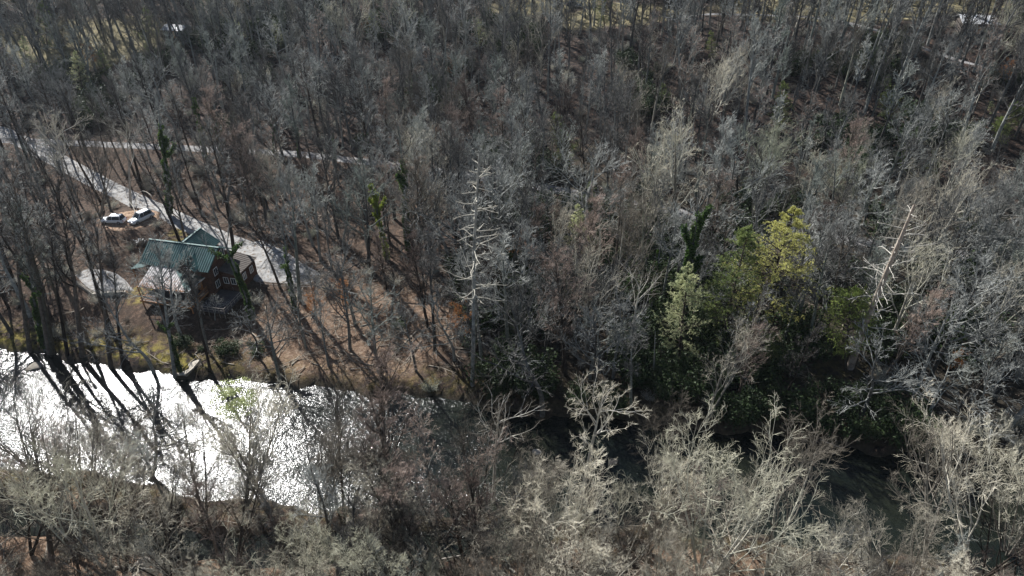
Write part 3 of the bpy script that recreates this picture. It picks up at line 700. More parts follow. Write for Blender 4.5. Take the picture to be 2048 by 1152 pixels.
# --- dead pines
for (bp, tp, kw, lab) in [
 ((945,770),(955,306),dict(n1=60,t0=0.40,lr=0.13,mat='bark_grey',r=0.0088,bm='bark_light'),'tall upright dead pine with bare white side branches at the centre'),
 ((1700,735),(1808,402),dict(n1=62,t0=0.28,lr=0.22,mat='bark_dead',r=0.021,tp=0.006),'leaning bleached dead pine with bare stubs right of the hemlocks'),
 ((978,590),(985,345),dict(n1=14,t0=0.6,lr=0.10,mat='bark_grey',r=0.008),'thin grey dead pole just right of the upright dead pine'),
 ((1305,770),(1312,660),dict(n1=5,t0=0.6,lr=0.06,mat='bark_grey',r=0.014),'short broken snag in the dark wood right of the white-stemmed tree')]:
    B = base_of(*bp); T = top_from_px(B, *tp); L = float(np.linalg.norm(T-B))
    o = put(snag(H0, **kw), 'dead_pine', B, T, names=('trunk','dead_branches') if kw['n1'] > 20 else ('trunk',)+('branch',)*kw['n1'], H=H0)
    tag(o, lab, 'dead tree', 'standing dead trees'); placed.append((B[0],B[1],2))
# --- tree with fresh leaf ball; rust-leaved saplings
B = base_of(492,1022); T = top_from_px(B, 465, 770)
o = put(PROTO['vase_b'], 'leafy_topped_tree', B, T, H=H0*0.95); placed.append((B[0],B[1],3.5))
tag(o, 'dark-stemmed tree with a yellow-green leafy top before the glinting river', 'tree')
Cn = rng.normal(0,1,(3600,3)); Cn = norm(Cn)*(rng.random((3600,1))**0.45)*np.array([2.4,2.4,2.6]) + np.array([0,0,17.3])
Cn = Cn[vnoise(Cn[:,0]*1.3+9, Cn[:,1]*1.3+Cn[:,2]*1.7, 3) > -0.12]
V,F = leaves(Cn, 0.10, 0.6); link('foliage', mesh_np('foliage', V, [F], [M['fresh_leaf']]), o)
def rust_tree():
    P0 = trunk_line(8, .1, 0, .05, 8); tm = mesh_np('trunk', *_sg(tubes(P0, np.array([.09]), np.array([.02]), 6)), [M['bark_grey']])
    S,D,L,Rr = kids(P0, np.array([8.]), np.array([.07]), 14, .25, .97, .9, .42, .6); P1 = grow(S,D,L,6,.15,.08)
    parts = [(*tubes(P1, Rr, Rr*.3, 4), 0)]; S,D,L2,R2 = kids(P1,L,Rr,6,.25,1,.8,.45,.6); P2=grow(S,D,L2,4,.15,.05); parts.append((*tubes(P2, np.full(len(L2),.014), np.full(len(L2),.006),3),0))
    Cn = (P2[:, 1:].reshape(-1,3)[:,None]+rng.normal(0,.16,(P2[:,1:].reshape(-1,3).shape[0],6,3))).reshape(-1,3); parts.append((*leaves(Cn,.085,.6),1))
    V,F,mi = merge(parts); return tm, mesh_np('crown', V, F, [M['bark_grey'],M['rust_leaf']], mi)
rP = rust_tree()
for (bp, s, lab) in [((190,145),1.0,'rust-orange leaved sapling on the left slope below the clearing'),((735,80),.8,'small rust-leaved beech near the top left of centre'),
    ((450,45),.7,'rusty-leaved sapling right of the white roof'),((905,160),.7,'little rust-leaved beech on the upper centre slope'),((870,290),.6,'rust-leaved sapling on the mid slope'),((690,630),.9,'reddish-brown leafy bush beside the striped sunny litter'),
    ((925,690),1.0,'rusty beech left of the foot of the upright dead pine'),((1040,540),.9,'rust-leaved sapling right of the thin grey pole'),((2000,180),.9,'brown-leaved oak at the right edge of the hillside'),((635,650),.8,'low rusty bush right of the ivy-footed trunk'),((1900,760),.7,'reddish bush under the silver-limbed tree at right')]:
    B = base_of(*bp); o = put(rP, 'beech_sapling', B, s=s, rz=rng.random()*6, H=8); tag(o, lab, 'sapling', 'saplings still holding rusty leaves')

# --- shrubs: sources and individuals
def shrub(leafy):
    m = 26; az = rng.random(m)*2*PI; D = np.stack([np.cos(az)*.7, np.sin(az)*.7, np.full(m,1.)], -1)
    P1 = grow(np.zeros((m,3))+rng.normal(0,.25,(m,3))*np.array([1,1,0]), D, 1.2+1.6*rng.random(m), 6, .2, .03); parts=[(*tubes(P1,np.full(m,.03),np.full(m,.012),4),0)]
    S,Dd,L,Rr = kids(P1, np.full(m,2.2), np.full(m,.03), 8, .25, 1, .8, .42, .6); P2=grow(S,Dd,L,4,.25,.05); parts.append((*tubes(P2,np.full(len(L),.014),np.full(len(L),.007),3),0))
    if leafy:
        q=P2[:,2:].reshape(-1,3); Cn=(q[:,None]+rng.normal(0,.2,(len(q),6,3))).reshape(-1,3); parts.append((*leaves(Cn,.12,.42,.8),1))
    else:
        S,Dd,L,Rr = kids(P2, L, Rr, 4, .2, 1, .8, .6, .6); parts.append((*tubes(grow(S,Dd,L,3,.25,.05),np.full(len(L),.011),np.full(len(L),.006),3),1))
    V,F,mi=merge(parts); return mesh_np('evergreen_shrub' if leafy else 'bare_shrub', V, F, [M['bark_brown'] if leafy else M['twig_grey'], M['rhodo'] if leafy else M['twig_cream']], mi)
bareS, leafS = shrub(False), shrub(True)
def put_shrub(me, name, px, py, s, lab, grp):
    B = base_of(px, py); o = link(name, me); o.location = tuple(B); o.scale = (s,)*3; o.rotation_euler = (0,0,rng.random()*6); tag(o, lab, 'shrub', grp); return o
srcL = None
for (px,py,s,lab) in [(365,692,.9,'round green shrub above the wedge boulder'),(405,700,.45,'tiny green bush on the shaded lawn below the cabin'),(455,708,1.1,'green laurel shrub on the shaded bank below the cabin'),(515,705,.9,'dark green bush near the thick leaning bank tree'),
    (1450,828,1.4,'dark laurel at the shaded far bank below the leaning forked tree'),(800,655,.8,'green shrub left of the dead pine foot'),(975,640,1.3,'dark green laurel right of the dead pine trunk'),(1000,790,1.3,'laurel hanging over the dark bank right of the dead pine')]:
    o = put_shrub(leafS, 'evergreen_shrub', px, py, s, lab, 'evergreen shrubs near the far bank'); srcL = srcL or o
srcB = None
for (px,py,s,lab) in [(600,1080,1.3,'grey tangled bush beside the side channel'),(720,1120,1.2,'grey bush at the bottom edge left of centre'),(1010,1110,1.4,'pale bush right of the little pool'),(380,1120,1.0,'thin bush at the white log in the bottom left'),(860,780,.9,'brown bush on the far bank over the river, mid-left'),(170,690,.9,'bush under the dark trunks on the left far bank')]:
    o = put_shrub(bareS, 'bare_shrub', px, py, s, lab, 'leafless shrubs'); srcB = srcB or o

# --- the rest of the wood: random positions, rejected on river, roads, cabin, clearings
rects = [((290,470,440,592),0.7,370,560),((200,420,308,456),0.95,250,445),((150,530,265,592),0.8,205,570),((490,490,610,550),0.4,540,530),((0,262,60,300),0.8,30,280),((338,54,378,70),0.8,357,68),((1918,34,1972,50),0.5,1945,60),
 ((1120,2,1165,24),0.9,1148,14),((1560,885,1870,1020),1.0,1700,950),((1090,850,1260,925),0.75,1160,900),((860,810,930,850),0.7,900,830),((0,715,600,930),0.55,200,800),((1440,420,1625,640),0.88,1500,690),((1700,400,1850,690),0.97,1700,735),
 ((915,310,1000,640),0.6,945,770),((1335,520,1412,700),0.85,1355,745),((1668,585,1745,705),0.9,1690,740),((1300,400,1412,640),0.75,1335,680),((300,200,350,420),0.75,340,432),((372,160,420,300),0.7,412,318),((720,350,830,480),0.6,790,510),
 ((1095,222,1140,330),0.8,1140,335),((1215,405,1260,470),0.8,1222,600),((1255,540,1300,640),0.75,1252,722),((1540,165,1580,250),0.8,1560,265),((1750,150,1800,240),0.8,1778,245),((1280,225,1560,400),0.6,1400,480),
 ((640,570,820,700),0.3,740,720),((1540,720,1720,800),0.5,1640,760),((40,60,260,110),0.3,150,90),((1160,362,1200,455),.7,1185,455),((1120,410,1180,540),.6,1160,560),((225,245,275,400),.6,262,415),((90,230,170,420),.6,150,445),((1060,0,1250,120),.45,1150,130)]
rects += [((100,282,600,304),0.4,350,290),((1200,395,1560,450),.45,1350,420)]
rects += VIS
rects = [(rc, pr, float(np.hypot(*G(bx, by)[:2]))) for rc, pr, bx, by in rects]
def seg_hits(B, T, rc, w):
    for f in (0.1,0.35,0.5,0.62,0.75,0.88,1.0):
        p = B + (T-B)*f; u, v = proj(p); hw = w*(0.2 if f < .4 else 1)
        if rc[0]-hw < u < rc[2]+hw and rc[1] < v < rc[3]: return True
    return False
cand = []
def zone_of(x, y):
    yF, yN, yH = interp(far_bank,x), interp(near_bank,x), interp(foot,x)
    if y < yN - 1.2: return 'near'
    if y < yF + 1.2: return 'river'
    if y < yH + 4: return 'valley'
    return 'hill'
tries = 0; N_try = 26000
cell = {}
def near_ok(x, y, r):
    cx, cy = int(x//6), int(y//6)
    for i in (-1,0,1):
        for j in (-1,0,1):
            for (a,b,c) in cell.get((cx+i,cy+j), ()):
                if math.hypot(a-x,b-y) < (r+c)/2: return False
    return True
def add_cell(x,y,r): cell.setdefault((int(x//6),int(y//6)),[]).append((x,y,r))
for (a,b,c) in placed: add_cell(a,b,c)
rr = random.Random(5)
while tries < N_try:
    tries += 1
    y = 24 + 262*rr.random()**0.85; x = (rr.random()*2-1)*(55 + 0.95*y)
    z = zone_of(x, y)
    if z == 'river': continue
    g = float(hg(x, y)); 
    if g < 0.35: continue
    u, v = proj((x,y,g)); ut, vt = proj((x,y,g+20))
    if u < -160 or u > 2210 or vt > 1170 or v < -60: continue
    ix, iy = int(np.clip(np.searchsorted(xs, x), 0, nx-1)), int(np.clip(np.searchsorted(ys, y), 0, ny-1))
    if zon[iy, ix, 1] > 0.35 and rr.random() < (0.35 if v < 120 else 0.97): continue
    bad = False
    for nm, (P, w) in paths.items():
        if float(dist_poly(P[:, :2], np.array(x), np.array(y))) < w + 0.9: bad = True
    if bad: continue
    for c_, r_ in (((HOUSE_ORG[0],HOUSE_ORG[1]-2),11),(patio_c,5),(lot[1],6.5),(car_c,6)):
        if math.hypot(x-c_[0], y-c_[1]) < r_: bad = True
    if bad: continue
    if z == 'near':
        Hh = rr.uniform(8, 16) if u < 560 else rr.uniform(12, 20) if u < 1150 else rr.uniform(9, 17); r = 3.1 if u < 560 else 2.6
        pk = rr.choices(['vase_a','vase_b','vase_c','fine_a','fine_b','tall_a','round_b'], [5,5,5,2,3,2,2] if u > 700 else [2,3,3,3,2,4,1])[0] if rr.random() < .6 else rr.choice(['upright_a','upright_b'])
    elif z == 'valley':
        Hh = rr.uniform(15, 24); r = 4.2
        if u < 420: r = 3.9; pk = rr.choices(['tall_a','tall_b','sparse_a','round_a','round_b'], [3,3,5,1,2])[0]
        elif 480 < u < 900 and v > 560: r = 5.6; pk = rr.choices(['round_a','round_b','tall_a','fine_a'], [3,3,2,2])[0]; Hh *= .8
        else: r = 3.4; pk = rr.choices(['tall_a','tall_b','round_a','round_b','vase_a','fine_a'], [3,2,4,4,1,2])[0]
    else:
        Hh = rr.choice([rr.uniform(8,15), rr.uniform(17,23), rr.uniform(20,29)]); r = 2.2+Hh*.1
        pk = rr.choices(['far_a','far_b','far_c','far_d','tall_a','round_a','vase_a'], [4,3,3,3,3,3,3])[0]
        if u < 420 and v < 110: Hh *= 1.15; r = 4.4
    if not near_ok(x, y, r): continue
    B_ = np.array([x,y,g]); T_ = np.array([x,y,g+Hh*.95]); wpx = Hh*0.22*FPX/math.hypot(y, 60)
    for rc, pr, dlim in rects:
        if math.hypot(x, y) < dlim and seg_hits(B_, T_, rc, wpx*0.7) and rr.random() < pr: bad = True; break
    if bad: continue
    add_cell(x, y, r)
    size = abs(proj((x,y,g))[1] - proj((x,y,g+Hh))[1])
    vis = -30 < ut < 2078 and vt < 1120 and v > -10
    cand.append((size if vis else size*0.1, x, y, g, Hh, pk, z, u, v, rr.uniform(0,6.28), rr.gauss(0,.06), rr.gauss(0,.06)))
cand.sort(key=lambda c: -c[0])
N_IND = 300 - n_ind
first = {}
LM = [(1225,880,'the white forked sycamore'),(1335,850,'the brown fan-shaped tree'),(765,880,'the tall dense-twigged mid-river tree'),(465,850,'the leafy-topped tree'),(350,850,'the crooked river tree'),(120,900,'the lower left corner thicket'),
 (370,530,'the cabin'),(255,440,'the parked cars'),(205,560,'the stone patio'),(560,520,'the gravel lot'),(375,740,'the wedge boulder'),(70,730,'the left river rock'),(950,540,'the upright dead pine'),(1770,520,'the leaning dead pine'),(1565,520,'the olive hemlock'),
 (1480,580,'the green hemlock'),(1370,600,'the pale hemlock'),(1700,630,'the round evergreen'),(1345,520,'the big ivy tree'),(810,400,'the upright ivy tree'),(745,390,'the bright ivy-topped tree'),(330,320,'the leaning ivy trunk'),(25,275,'the road junction'),
 (1700,950,'the dark pool'),(980,1070,'the little pool'),(1260,630,'the small-crowned white tree'),(1235,450,'the tufted thin tree'),(1080,680,'the twisted white-limbed tree'),(1360,330,'the large pale crown'),(1510,310,'the wide pale hill-foot crown'),
 (1960,600,'the large right-edge tree'),(1470,740,'the forked far-bank tree'),(700,600,'the striped litter'),(1840,800,'the silver-limbed tree'),(1110,270,'the slim green conifer'),(1950,950,'the lower right corner'),(1500,1050,'the bottom cream thicket'),(600,950,'the greenish vase tree'),
 (357,62,'the white roof'),(1800,80,'the hill path'),(1100,60,'the sunny lawn'),(150,120,'the sunny clearing'),(700,180,'the left mid-slope'),(1560,210,'the dark hill conifer'),(1780,200,'the high hill conifer'),(1170,420,'the roadside conifer')]
used_lab = {}
def make_label(pk, Hh, u, v, ut, vt):
    mu, mv = u*.4+ut*.6, v*.4+vt*.6
    a, b, nm = min(LM, key=lambda l: (l[0]-mu)**2+((l[1]-mv)*1.2)**2)
    dx, dy = mu-a, mv-b; dd = math.hypot(dx, dy)
    rel = ('right of' if dx > 0 else 'left of') if abs(dx) > 1.3*abs(dy) else ('in front of' if dy > 0 else 'behind')
    if abs(dx) > .5*abs(dy) and abs(dy) > .5*abs(dx): rel = ('in front and ' if dy > 0 else 'behind and ') + ('right of' if dx > 0 else 'left of')
    if dd < 45: rel = 'close ' + rel
    elif dd > 130: rel = 'well ' + rel
    size = 'tall' if Hh > 19.5 else 'low' if Hh < 12.5 else ''
    return ' '.join((size + ' ' + DESC[pk.split('_')[0]].replace('tall ', '') + ' ' + rel + ' ' + nm).split())
inds, rest = cand[:N_IND], cand[N_IND:]
for k in PROTO:      # every prototype used by the rest of the wood stands somewhere as a single tree
    if not any(c[5] == k for c in inds):
        for c in rest:
            if c[5] == k: rest.remove(c); inds[-1-len(first)] = c; first[k] = 1; break
src = {}
for (size, x, y, g, Hh, pk, z, u, v, rz, lx, ly) in inds:
    o = put(PROTO[pk], 'bare_tree', (x,y,g-0.15), s=Hh/H0, rz=rz, lean=(lx,ly))
    ut, vt = proj((x,y,g+Hh)); lb = make_label(pk, Hh, u, v, ut, vt)
    if lb in used_lab and len(lb.replace('-', ' ').split()) < 14: lb = ('right-leaning ' if lx > .03 else 'left-leaning ' if lx < -.03 else 'upright ') + lb
    used_lab[lb] = 1
    tag(o, lb, 'bare tree', 'leafless trees of the river valley')
    if pk not in src: src[pk] = [c for c in o.children]
for o in [o for o in C.objects if o.name.startswith('bare_tree')]:
    for c in o.children:
        for k, (a, b) in PROTO.items():
            if c.data in (a, b) and k not in src: src[k] = list(o.children)
def scatter(name, pts, kinds, sources, label, mats=None):
    """one object of stuff: a point mesh whose geometry nodes set an instance on every point"""
    me = bpy.data.meshes.new(name); n = len(pts)
    me.vertices.add(n); me.vertices.foreach_set('co', np.array([p[:3] for p in pts], np.float32).ravel())
    for nm, ty, fld, data in (('rot','FLOAT_VECTOR','vector',[p[3] for p in pts]),('scl','FLOAT','value',[p[4] for p in pts]),('kin','INT','value',kinds)):
        a = me.attributes.new(nm, ty, 'POINT'); a.data.foreach_set(fld, np.array(data, np.int32 if ty == 'INT' else np.float32).ravel())
    o = link(name, me); ng = bpy.data.node_groups.new(name, 'GeometryNodeTree')
    ng.interface.new_socket('Geometry', in_out='INPUT', socket_type='NodeSocketGeometry'); ng.interface.new_socket('Geometry', in_out='OUTPUT', socket_type='NodeSocketGeometry')
    N = ng.nodes; gi, go = N.new('NodeGroupInput'), N.new('NodeGroupOutput'); J = N.new('GeometryNodeJoinGeometry')
    def attr(nm, ty):
        a = N.new('GeometryNodeInputNamedAttribute'); a.data_type = ty; a.inputs['Name'].default_value = nm; return a.outputs[0]
    ro, scl, kn = attr('rot','FLOAT_VECTOR'), attr('scl','FLOAT'), attr('kin','INT')
    for i, objs in enumerate(sources):
        cp = N.new('FunctionNodeCompare'); cp.data_type = 'INT'; cp.operation = 'EQUAL'
        A = [s for s in cp.inputs if s.identifier == 'A_INT'][0]; Bb = [s for s in cp.inputs if s.identifier == 'B_INT'][0]
        ng.links.new(kn, A); Bb.default_value = i
        for ob in objs:
            oi = N.new('GeometryNodeObjectInfo'); oi.transform_space = 'ORIGINAL'; oi.inputs['Object'].default_value = ob; oi.inputs['As Instance'].default_value = True
            ip = N.new('GeometryNodeInstanceOnPoints'); ng.links.new(gi.outputs[0], ip.inputs['Points']); ng.links.new(cp.outputs[0], ip.inputs['Selection'])
            ng.links.new(oi.outputs['Geometry'], ip.inputs['Instance']); ng.links.new(ro, ip.inputs['Rotation']); ng.links.new(scl, ip.inputs['Scale'])
            ng.links.new(ip.outputs[0], J.inputs[0])
    ng.links.new(J.outputs[0], go.inputs[0]); md = o.modifiers.new('scatter', 'NODES'); md.node_group = ng
    tag(o, label, 'woodland' if 'wood' in name else 'undergrowth', kind='stuff'); return o
ks = [k for k in PROTO if k in src]
scatter('distant_woodland', [(c[1],c[2],c[3]-.15,(c[11],c[10],c[9]),c[4]/H0) for c in rest if c[5] in ks], [ks.index(c[5]) for c in rest if c[5] in ks], [src[k] for k in ks],
        'mass of grey leafless trees covering the hillside and the gaps of the wood')
# understorey
pts_b, pts_l, pts_s = [], [], []
for _k in range(14000):
    y = (26 + 250*rr.random()) if _k < 9000 else 26+42*rr.random(); x = (rr.random()*2-1)*(50+.9*y); z = zone_of(x,y)
    if z == 'river': continue
    g = float(hg(x,y))
    if g < .25: continue
    u, v = proj((x,y,g))
    if not (-60 < u < 2110 and -40 < v < 1230): continue
    ix, iy = int(np.clip(np.searchsorted(xs, x), 0, nx-1)), int(np.clip(np.searchsorted(ys, y), 0, ny-1))
    if zon[iy, ix, 1] > 0.3: continue
    if any(float(dist_poly(P[:, :2], np.array(x), np.array(y))) < w + 1.2 for nm,(P,w) in paths.items()): continue
    if any(math.hypot(x-c_[0], y-c_[1]) < r_ for c_, r_ in (((HOUSE_ORG[0],HOUSE_ORG[1]-2),11),(patio_c,6),(lot[1],8),(car_c,7))): continue
    dark = float(sstep(900,1050,u)*(z == 'valley')) + 0.6*(z=='hill')*float(vnoise(np.array(x/18), np.array(y/18), 8) > .08)
    dark *= 0.4 if (u > 1500 and z == 'valley') else 1
    dark *= float(vnoise(np.array(x/7), np.array(y/7), 15) > -0.12)
    open_ = (330 < u < 900 and 600 < v < 790)
    if rr.random() < dark*0.8: pts_l.append((x,y,g-.1,(0,0,rr.uniform(0,6.3)),rr.uniform(1.0,2.5)))
    elif rr.random() < (0.05 if open_ else 0.28 if z == 'near' else 0.4): pts_b.append((x,y,g-.1,(0,0,rr.uniform(0,6.3)),rr.uniform(.35,1.1 if z != 'near' else .9)))
def limb():
    P0 = grow(np.zeros((1,3)), np.array([[1.0,0,0.02]]), np.array([4.5]), 8, .12, 0); parts = [(*tubes(P0, np.array([.085]), np.array([.02]), 6), 0)]
    S,D,L,Rr = kids(P0, np.array([4.5]), np.array([.06]), 9, .25, 1, .8, .4, .6); D[:,2] *= .25; P1 = grow(S,D,L,5,.15,0); parts.append((*tubes(P1,np.maximum(Rr,.025),np.full(len(L),.01),4),0))
    S,D,L2,R2 = kids(P1, L, Rr, 4, .3, 1, .8, .5, .6); D[:,2] *= .3; parts.append((*tubes(grow(S,D,L2,3,.2,0),np.full(len(L2),.013),np.full(len(L2),.006),3),0))
    V,F,mi = merge(parts); return mesh_np('fallen_branch', V, F, [M['log']], mi*0)
lm = limb(); srcF = None
for (px,py,a,lab) in [(330,660,.4,'fallen branch on the leaf litter under the cabin slope'),(600,690,2.0,'fallen limb on the sunlit litter left of the two fallen logs'),(240,650,1.1,'fallen branch among the dark trunks of the left far bank'),(700,740,.2,'fallen limb near the far water edge below the two logs'),(440,1060,2.6,'broken branch lying on the near bank by the side channel')]:
    B = base_of(px,py); o = link('fallen_branch', lm); o.location = (B[0],B[1],B[2]+.25); o.rotation_euler = (0,0,a); tag(o, lab, 'branch', 'fallen branches'); srcF = srcF or o
pts_f = [(p[0]+rr.uniform(-2,2), p[1]+rr.uniform(-2,2), 0, (rr.gauss(0,.1),rr.gauss(0,.1),rr.uniform(0,6.3)), rr.uniform(.4,1.3)) for p in (rr.sample(pts_b, min(1100,len(pts_b))))]
pts_f += [(x_, y_, 0, (0,0,rr.uniform(0,6.3)), rr.uniform(.4,1.2)) for x_, y_ in [(rr.uniform(-60,5), rr.uniform(80,108)) for _ in range(420)] if float(hg(x_,y_)) > .9 and math.hypot(x_-HOUSE_ORG[0], y_-HOUSE_ORG[1]) > 12 and math.hypot(x_-lot[1][0], y_-lot[1][1]) > 8]
pts_f = [(a,b,float(hg(a,b))+.12,d,e) for a,b,c,d,e in pts_f if float(hg(a,b)) > .4]
scatter('woodland_debris', pts_f, [0]*len(pts_f), [[srcF]], 'dead branches littering the woodland floor')
scatter('brush_undergrowth', pts_b, [0]*len(pts_b), [[srcB]], 'tangle of thin leafless brush on the woodland floor')
scatter('laurel_undergrowth', pts_l, [0]*len(pts_l), [[srcL]], 'dark evergreen laurel thicket beneath the shaded trees')
print('TREES', len(cand), 'brush', len(pts_b), 'laurel', len(pts_l))
#BUILD2
HAZE = 0.00007
# ------------------------------------------------------------------ log cabin
def ribbed(mb, a, b, c, d, m, step=0.44, th=0.07, rib=True):
    """roof plane a-b along the top, d-c along the bottom, with standing ribs"""
    a, b, c, d = [np.array(p, float) for p in (a, b, c, d)]
    mb.slab([a, b, c, d] if np.linalg.norm(a-b) > 1e-6 else [a, c, d], th, m)
    if not rib: return
    n = np.cross(b-a if np.linalg.norm(b-a) > 1e-6 else c-d, d-a); n /= np.linalg.norm(n); n = n if n[2] > 0 else -n
    w = norm((c-d)[None])[0]; L = float((c-d).dot(w)); k = int(L/step)
    up = (a-d) - w*float((a-d).dot(w)); H = np.linalg.norm(up); up = up/H
    xa, xb = float((a-d).dot(w)), float((b-d).dot(w))
    for i in range(k+1):
        x = (i+0.5)*L/(k+1); t = H
        if x < xa: t = H*x/max(xa, 1e-6)
        if x > xb: t = H*(L-x)/max(L-xb, 1e-6)
        if t < .15: continue
        p, q = d + w*x + n*.004, d + w*x + up*t + n*.004; s = w*0.06
        mb.poly([p-s, p+s, q+s, q-s, p-s+n*.06, p+s+n*.06, q+s+n*.06, q-s+n*.06], [(4,5,6,7),(0,1,5,4),(1,2,6,5),(2,3,7,6),(3,0,4,7)], M['rib_green'] if m is M['roof_green'] else M['rib_worn'] if m is M['roof_worn'] else m)
cab = empty('log_cabin', HOUSE_ORG, HA)
tag(cab, 'brown log cabin with green ribbed metal roof, worn porch roof and small dormer', 'cabin')
def win(parent, c, w, hh, axis='x', label=None):
    """window with frame and pane on a wall facing -y (axis x) or +x (axis y)"""
    x, y, z = c; f = MB()
    def b(u, v, du, dv, th=.07, m=None, off=0):
        if axis == 'x': f.box((x+u, y-off, z+v), (du, th, dv), m)
        else: f.box((x+off, y+u, z+v), (th, du, dv), m)
    for s in (-1, 1): b(s*w/2, 0, .09, hh+.09); b(0, s*hh/2, w-.09, .09)
    b(0, 0, .05, hh-.09, .05)
    fo = f.build('window', M['white'], parent); p = MB()
    for s in (-1, 1):
        if axis == 'x': p.box((x+s*w/4, y+.02, z), (w/2-.075, .02, hh-.1))
        else: p.box((x-.02, y+s*w/4, z), (.02, w/2-.075, hh-.1))
    p.build('pane', M['glass'], fo)
def logs(mb, x0, x1, y0, y1, z0, z1, m):
    mb.box(((x0+x1)/2, (y0+y1)/2, (z0+z1)/2), (x1-x0, y1-y0, z1-z0), m); n = int((z1-z0)/.3)
    for i in range(n):
        z = z0+.17+i*.3
        for yy in (y0, y1): mb.bar((x0-.15, yy, z), (x1+.15, yy, z), .12, m, 6)
        for xx in (x0, x1): mb.bar((xx, y0-.15, z+.12), (xx, y1+.15, z+.12), .12, m, 6)
w = MB(); logs(w, -6, 5.8, -3.2, 3.2, -0.6, 5.5, M['logwall'])
for sx in (-6, 5.8): w.poly([(sx,-3.2,5.5),(sx,3.2,5.5),(sx,0,7.55),(sx+.02,-3.2,5.5),(sx+.02,3.2,5.5),(sx+.02,0,7.55)], [(0,1,2),(5,4,3)], M['logwall'])
w.build('wall', None, cab)
w = MB(); logs(w, -3.9, 2.3, 3.4, 5.2, -0.4, 5.2, M['logwall']); w.build('rear_wing_wall', None, cab)
w = MB(); logs(w, 6.05, 9.2, -0.8, 4.6, -0.5, 3.6, M['logwall']); w.build('side_wing_wall', None, cab)
r = MB(); ribbed(r, (6.05,5.0,4.25), (6.05,-1.3,4.25), (9.7,-1.3,3.55), (9.7,5.0,3.55), M['brownroof'], 0.5); r.build('side_wing_roof', None, cab)
r = MB(); ribbed(r, (-6.7,0,8.0), (6.5,0,8.0), (6.5,-4.0,5.5), (-6.7,-4.0,5.5), M['roof_green'])
ribbed(r, (6.5,0.001,8.0), (-6.7,0.001,8.0), (-6.7,4.0,5.5), (6.5,4.0,5.5), M['roof_green'], .5); ro = r.build('roof', None, cab)
c = MB(); c.box((-.1,0,8.05), (13.3,.3,.09), M['trim_green']); c.build('ridge_cap', None, ro)
r = MB(); ribbed(r, (-.8,0.6,7.75), (-.8,5.9,7.75), (2.6,5.9,5.45), (2.6,0.6,5.45), M['roof_green']); ribbed(r, (-.8,5.9,7.74), (-.8,0.6,7.74), (-4.2,0.6,5.45), (-4.2,5.9,5.45), M['roof_green'], .5)
r.box((-.8,3.2,7.78), (.3,5.4,.09), M['trim_green']); r.poly([(-3.9,5.2,5.2),(2.3,5.2,5.2),(-.8,5.2,7.6)], [(0,1,2)], M['logwall']); r.build('rear_wing_roof', None, cab)
r = MB(); ribbed(r, (-4.3,-3.85,5.42), (0.2,-3.85,5.42), (4.7,-8.1,3.85), (-4.3,-8.1,3.85), M['roof_worn'], .42); r.build('porch_roof', None, cab)
r = MB(); r.slab([(0.22,-3.85,5.42), (4.72,-8.1,3.85), (4.9,-3.3,3.85)], .07, M['roof_green']); r.bar((0.2,-3.85,5.46),(4.72,-8.1,3.89),.09,M['trim_green']); r.bar((4.72,-8.1,3.86),(4.9,-3.3,3.86),.10,M['white']); r.build('porch_hip', None, cab)
r = MB(); ribbed(r, (-6.2,0.2,4.7), (-6.2,-3.7,4.7), (-9.0,-3.7,3.9), (-9.0,0.2,3.9), M['roof_green']); r.build('side_porch_roof', None, cab)
for yy in (-3.4, -0.1): MB().bar((-8.8,yy,-.6),(-8.8,yy,3.9),.1).build('porch_post', M['rail_wood'], cab)
d = MB(); ribbed(d, (2.8,-1.0,7.25), (2.8,-4.7,7.25), (1.1,-4.7,5.75), (1.1,-3.3,5.75), M['roof_green'], .34, .07, False); ribbed(d, (2.8,-4.7,7.24), (2.8,-1.0,7.24), (4.5,-3.3,5.75), (4.5,-4.7,5.75), M['roof_green'], .34, .07, False)
d.poly([(1.4,-4.3,5.3),(4.2,-4.3,5.3),(4.2,-4.3,5.9),(2.8,-4.3,7.1),(1.4,-4.3,5.9),(1.4,-2.6,5.3),(4.2,-2.6,5.3),(4.2,-2.6,5.9),(2.8,-2.6,7.1),(1.4,-2.6,5.9)], [(0,1,2,3,4),(1,6,7,2),(5,0,4,9)], M['logwall'])
dm = d.build('dormer', None, cab); a = MB(); N_ = 10
ar = [(2.8+.62*math.cos(PI*i/N_), .0, 5.75+.55*math.sin(PI*i/N_)) for i in range(N_+1)]
for i in range(N_): a.bar((ar[i][0],-4.36,ar[i][2]), (ar[i+1][0],-4.36,ar[i+1][2]), .06)
a.bar((2.12,-4.36,5.72),(3.48,-4.36,5.72),.05); a.build('arched_window', M['white'], dm)
MB().poly([(p[0],-4.33,p[2]) for p in ar], [tuple(range(N_+1))]).build('pane', M['glass'], dm)
dk = MB(); dk.box((0.1,-5.8,1.1), (9.6,4.8,.16), M['deck_grey']); dk.box((.1,-8.22,1.02), (9.7,.1,.34), M['rail_wood']); dk.box((4.92,-5.8,1.02), (.1,4.7,.34), M['rail_wood']); dk.build('deck', None, cab)
rl = MB()
for z in (1.45, 2.15): rl.bar((-4.7,-8.16,z),(4.9,-8.16,z),.06); rl.bar((4.86,-8.16,z),(4.86,-3.4,z),.06); rl.bar((-4.66,-8.16,z),(-4.66,-3.4,z),.06)
for i in range(44): rl.bar((-4.6+i*.22,-8.16,1.45),(-4.6+i*.22,-8.16,2.15),.022,k=4)
for i in range(21): rl.bar((4.86,-8.1+i*.22,1.45),(4.86,-8.1+i*.22,2.15),.022,k=4)
rl.build('railing', M['rail_wood'], cab)
for x in (-4.5,-1.5,1.5,4.7): MB().bar((x,-8.0,-1.6),(x,-8.0,3.85),.11,k=8).build('porch_post', M['rail_wood'], cab)
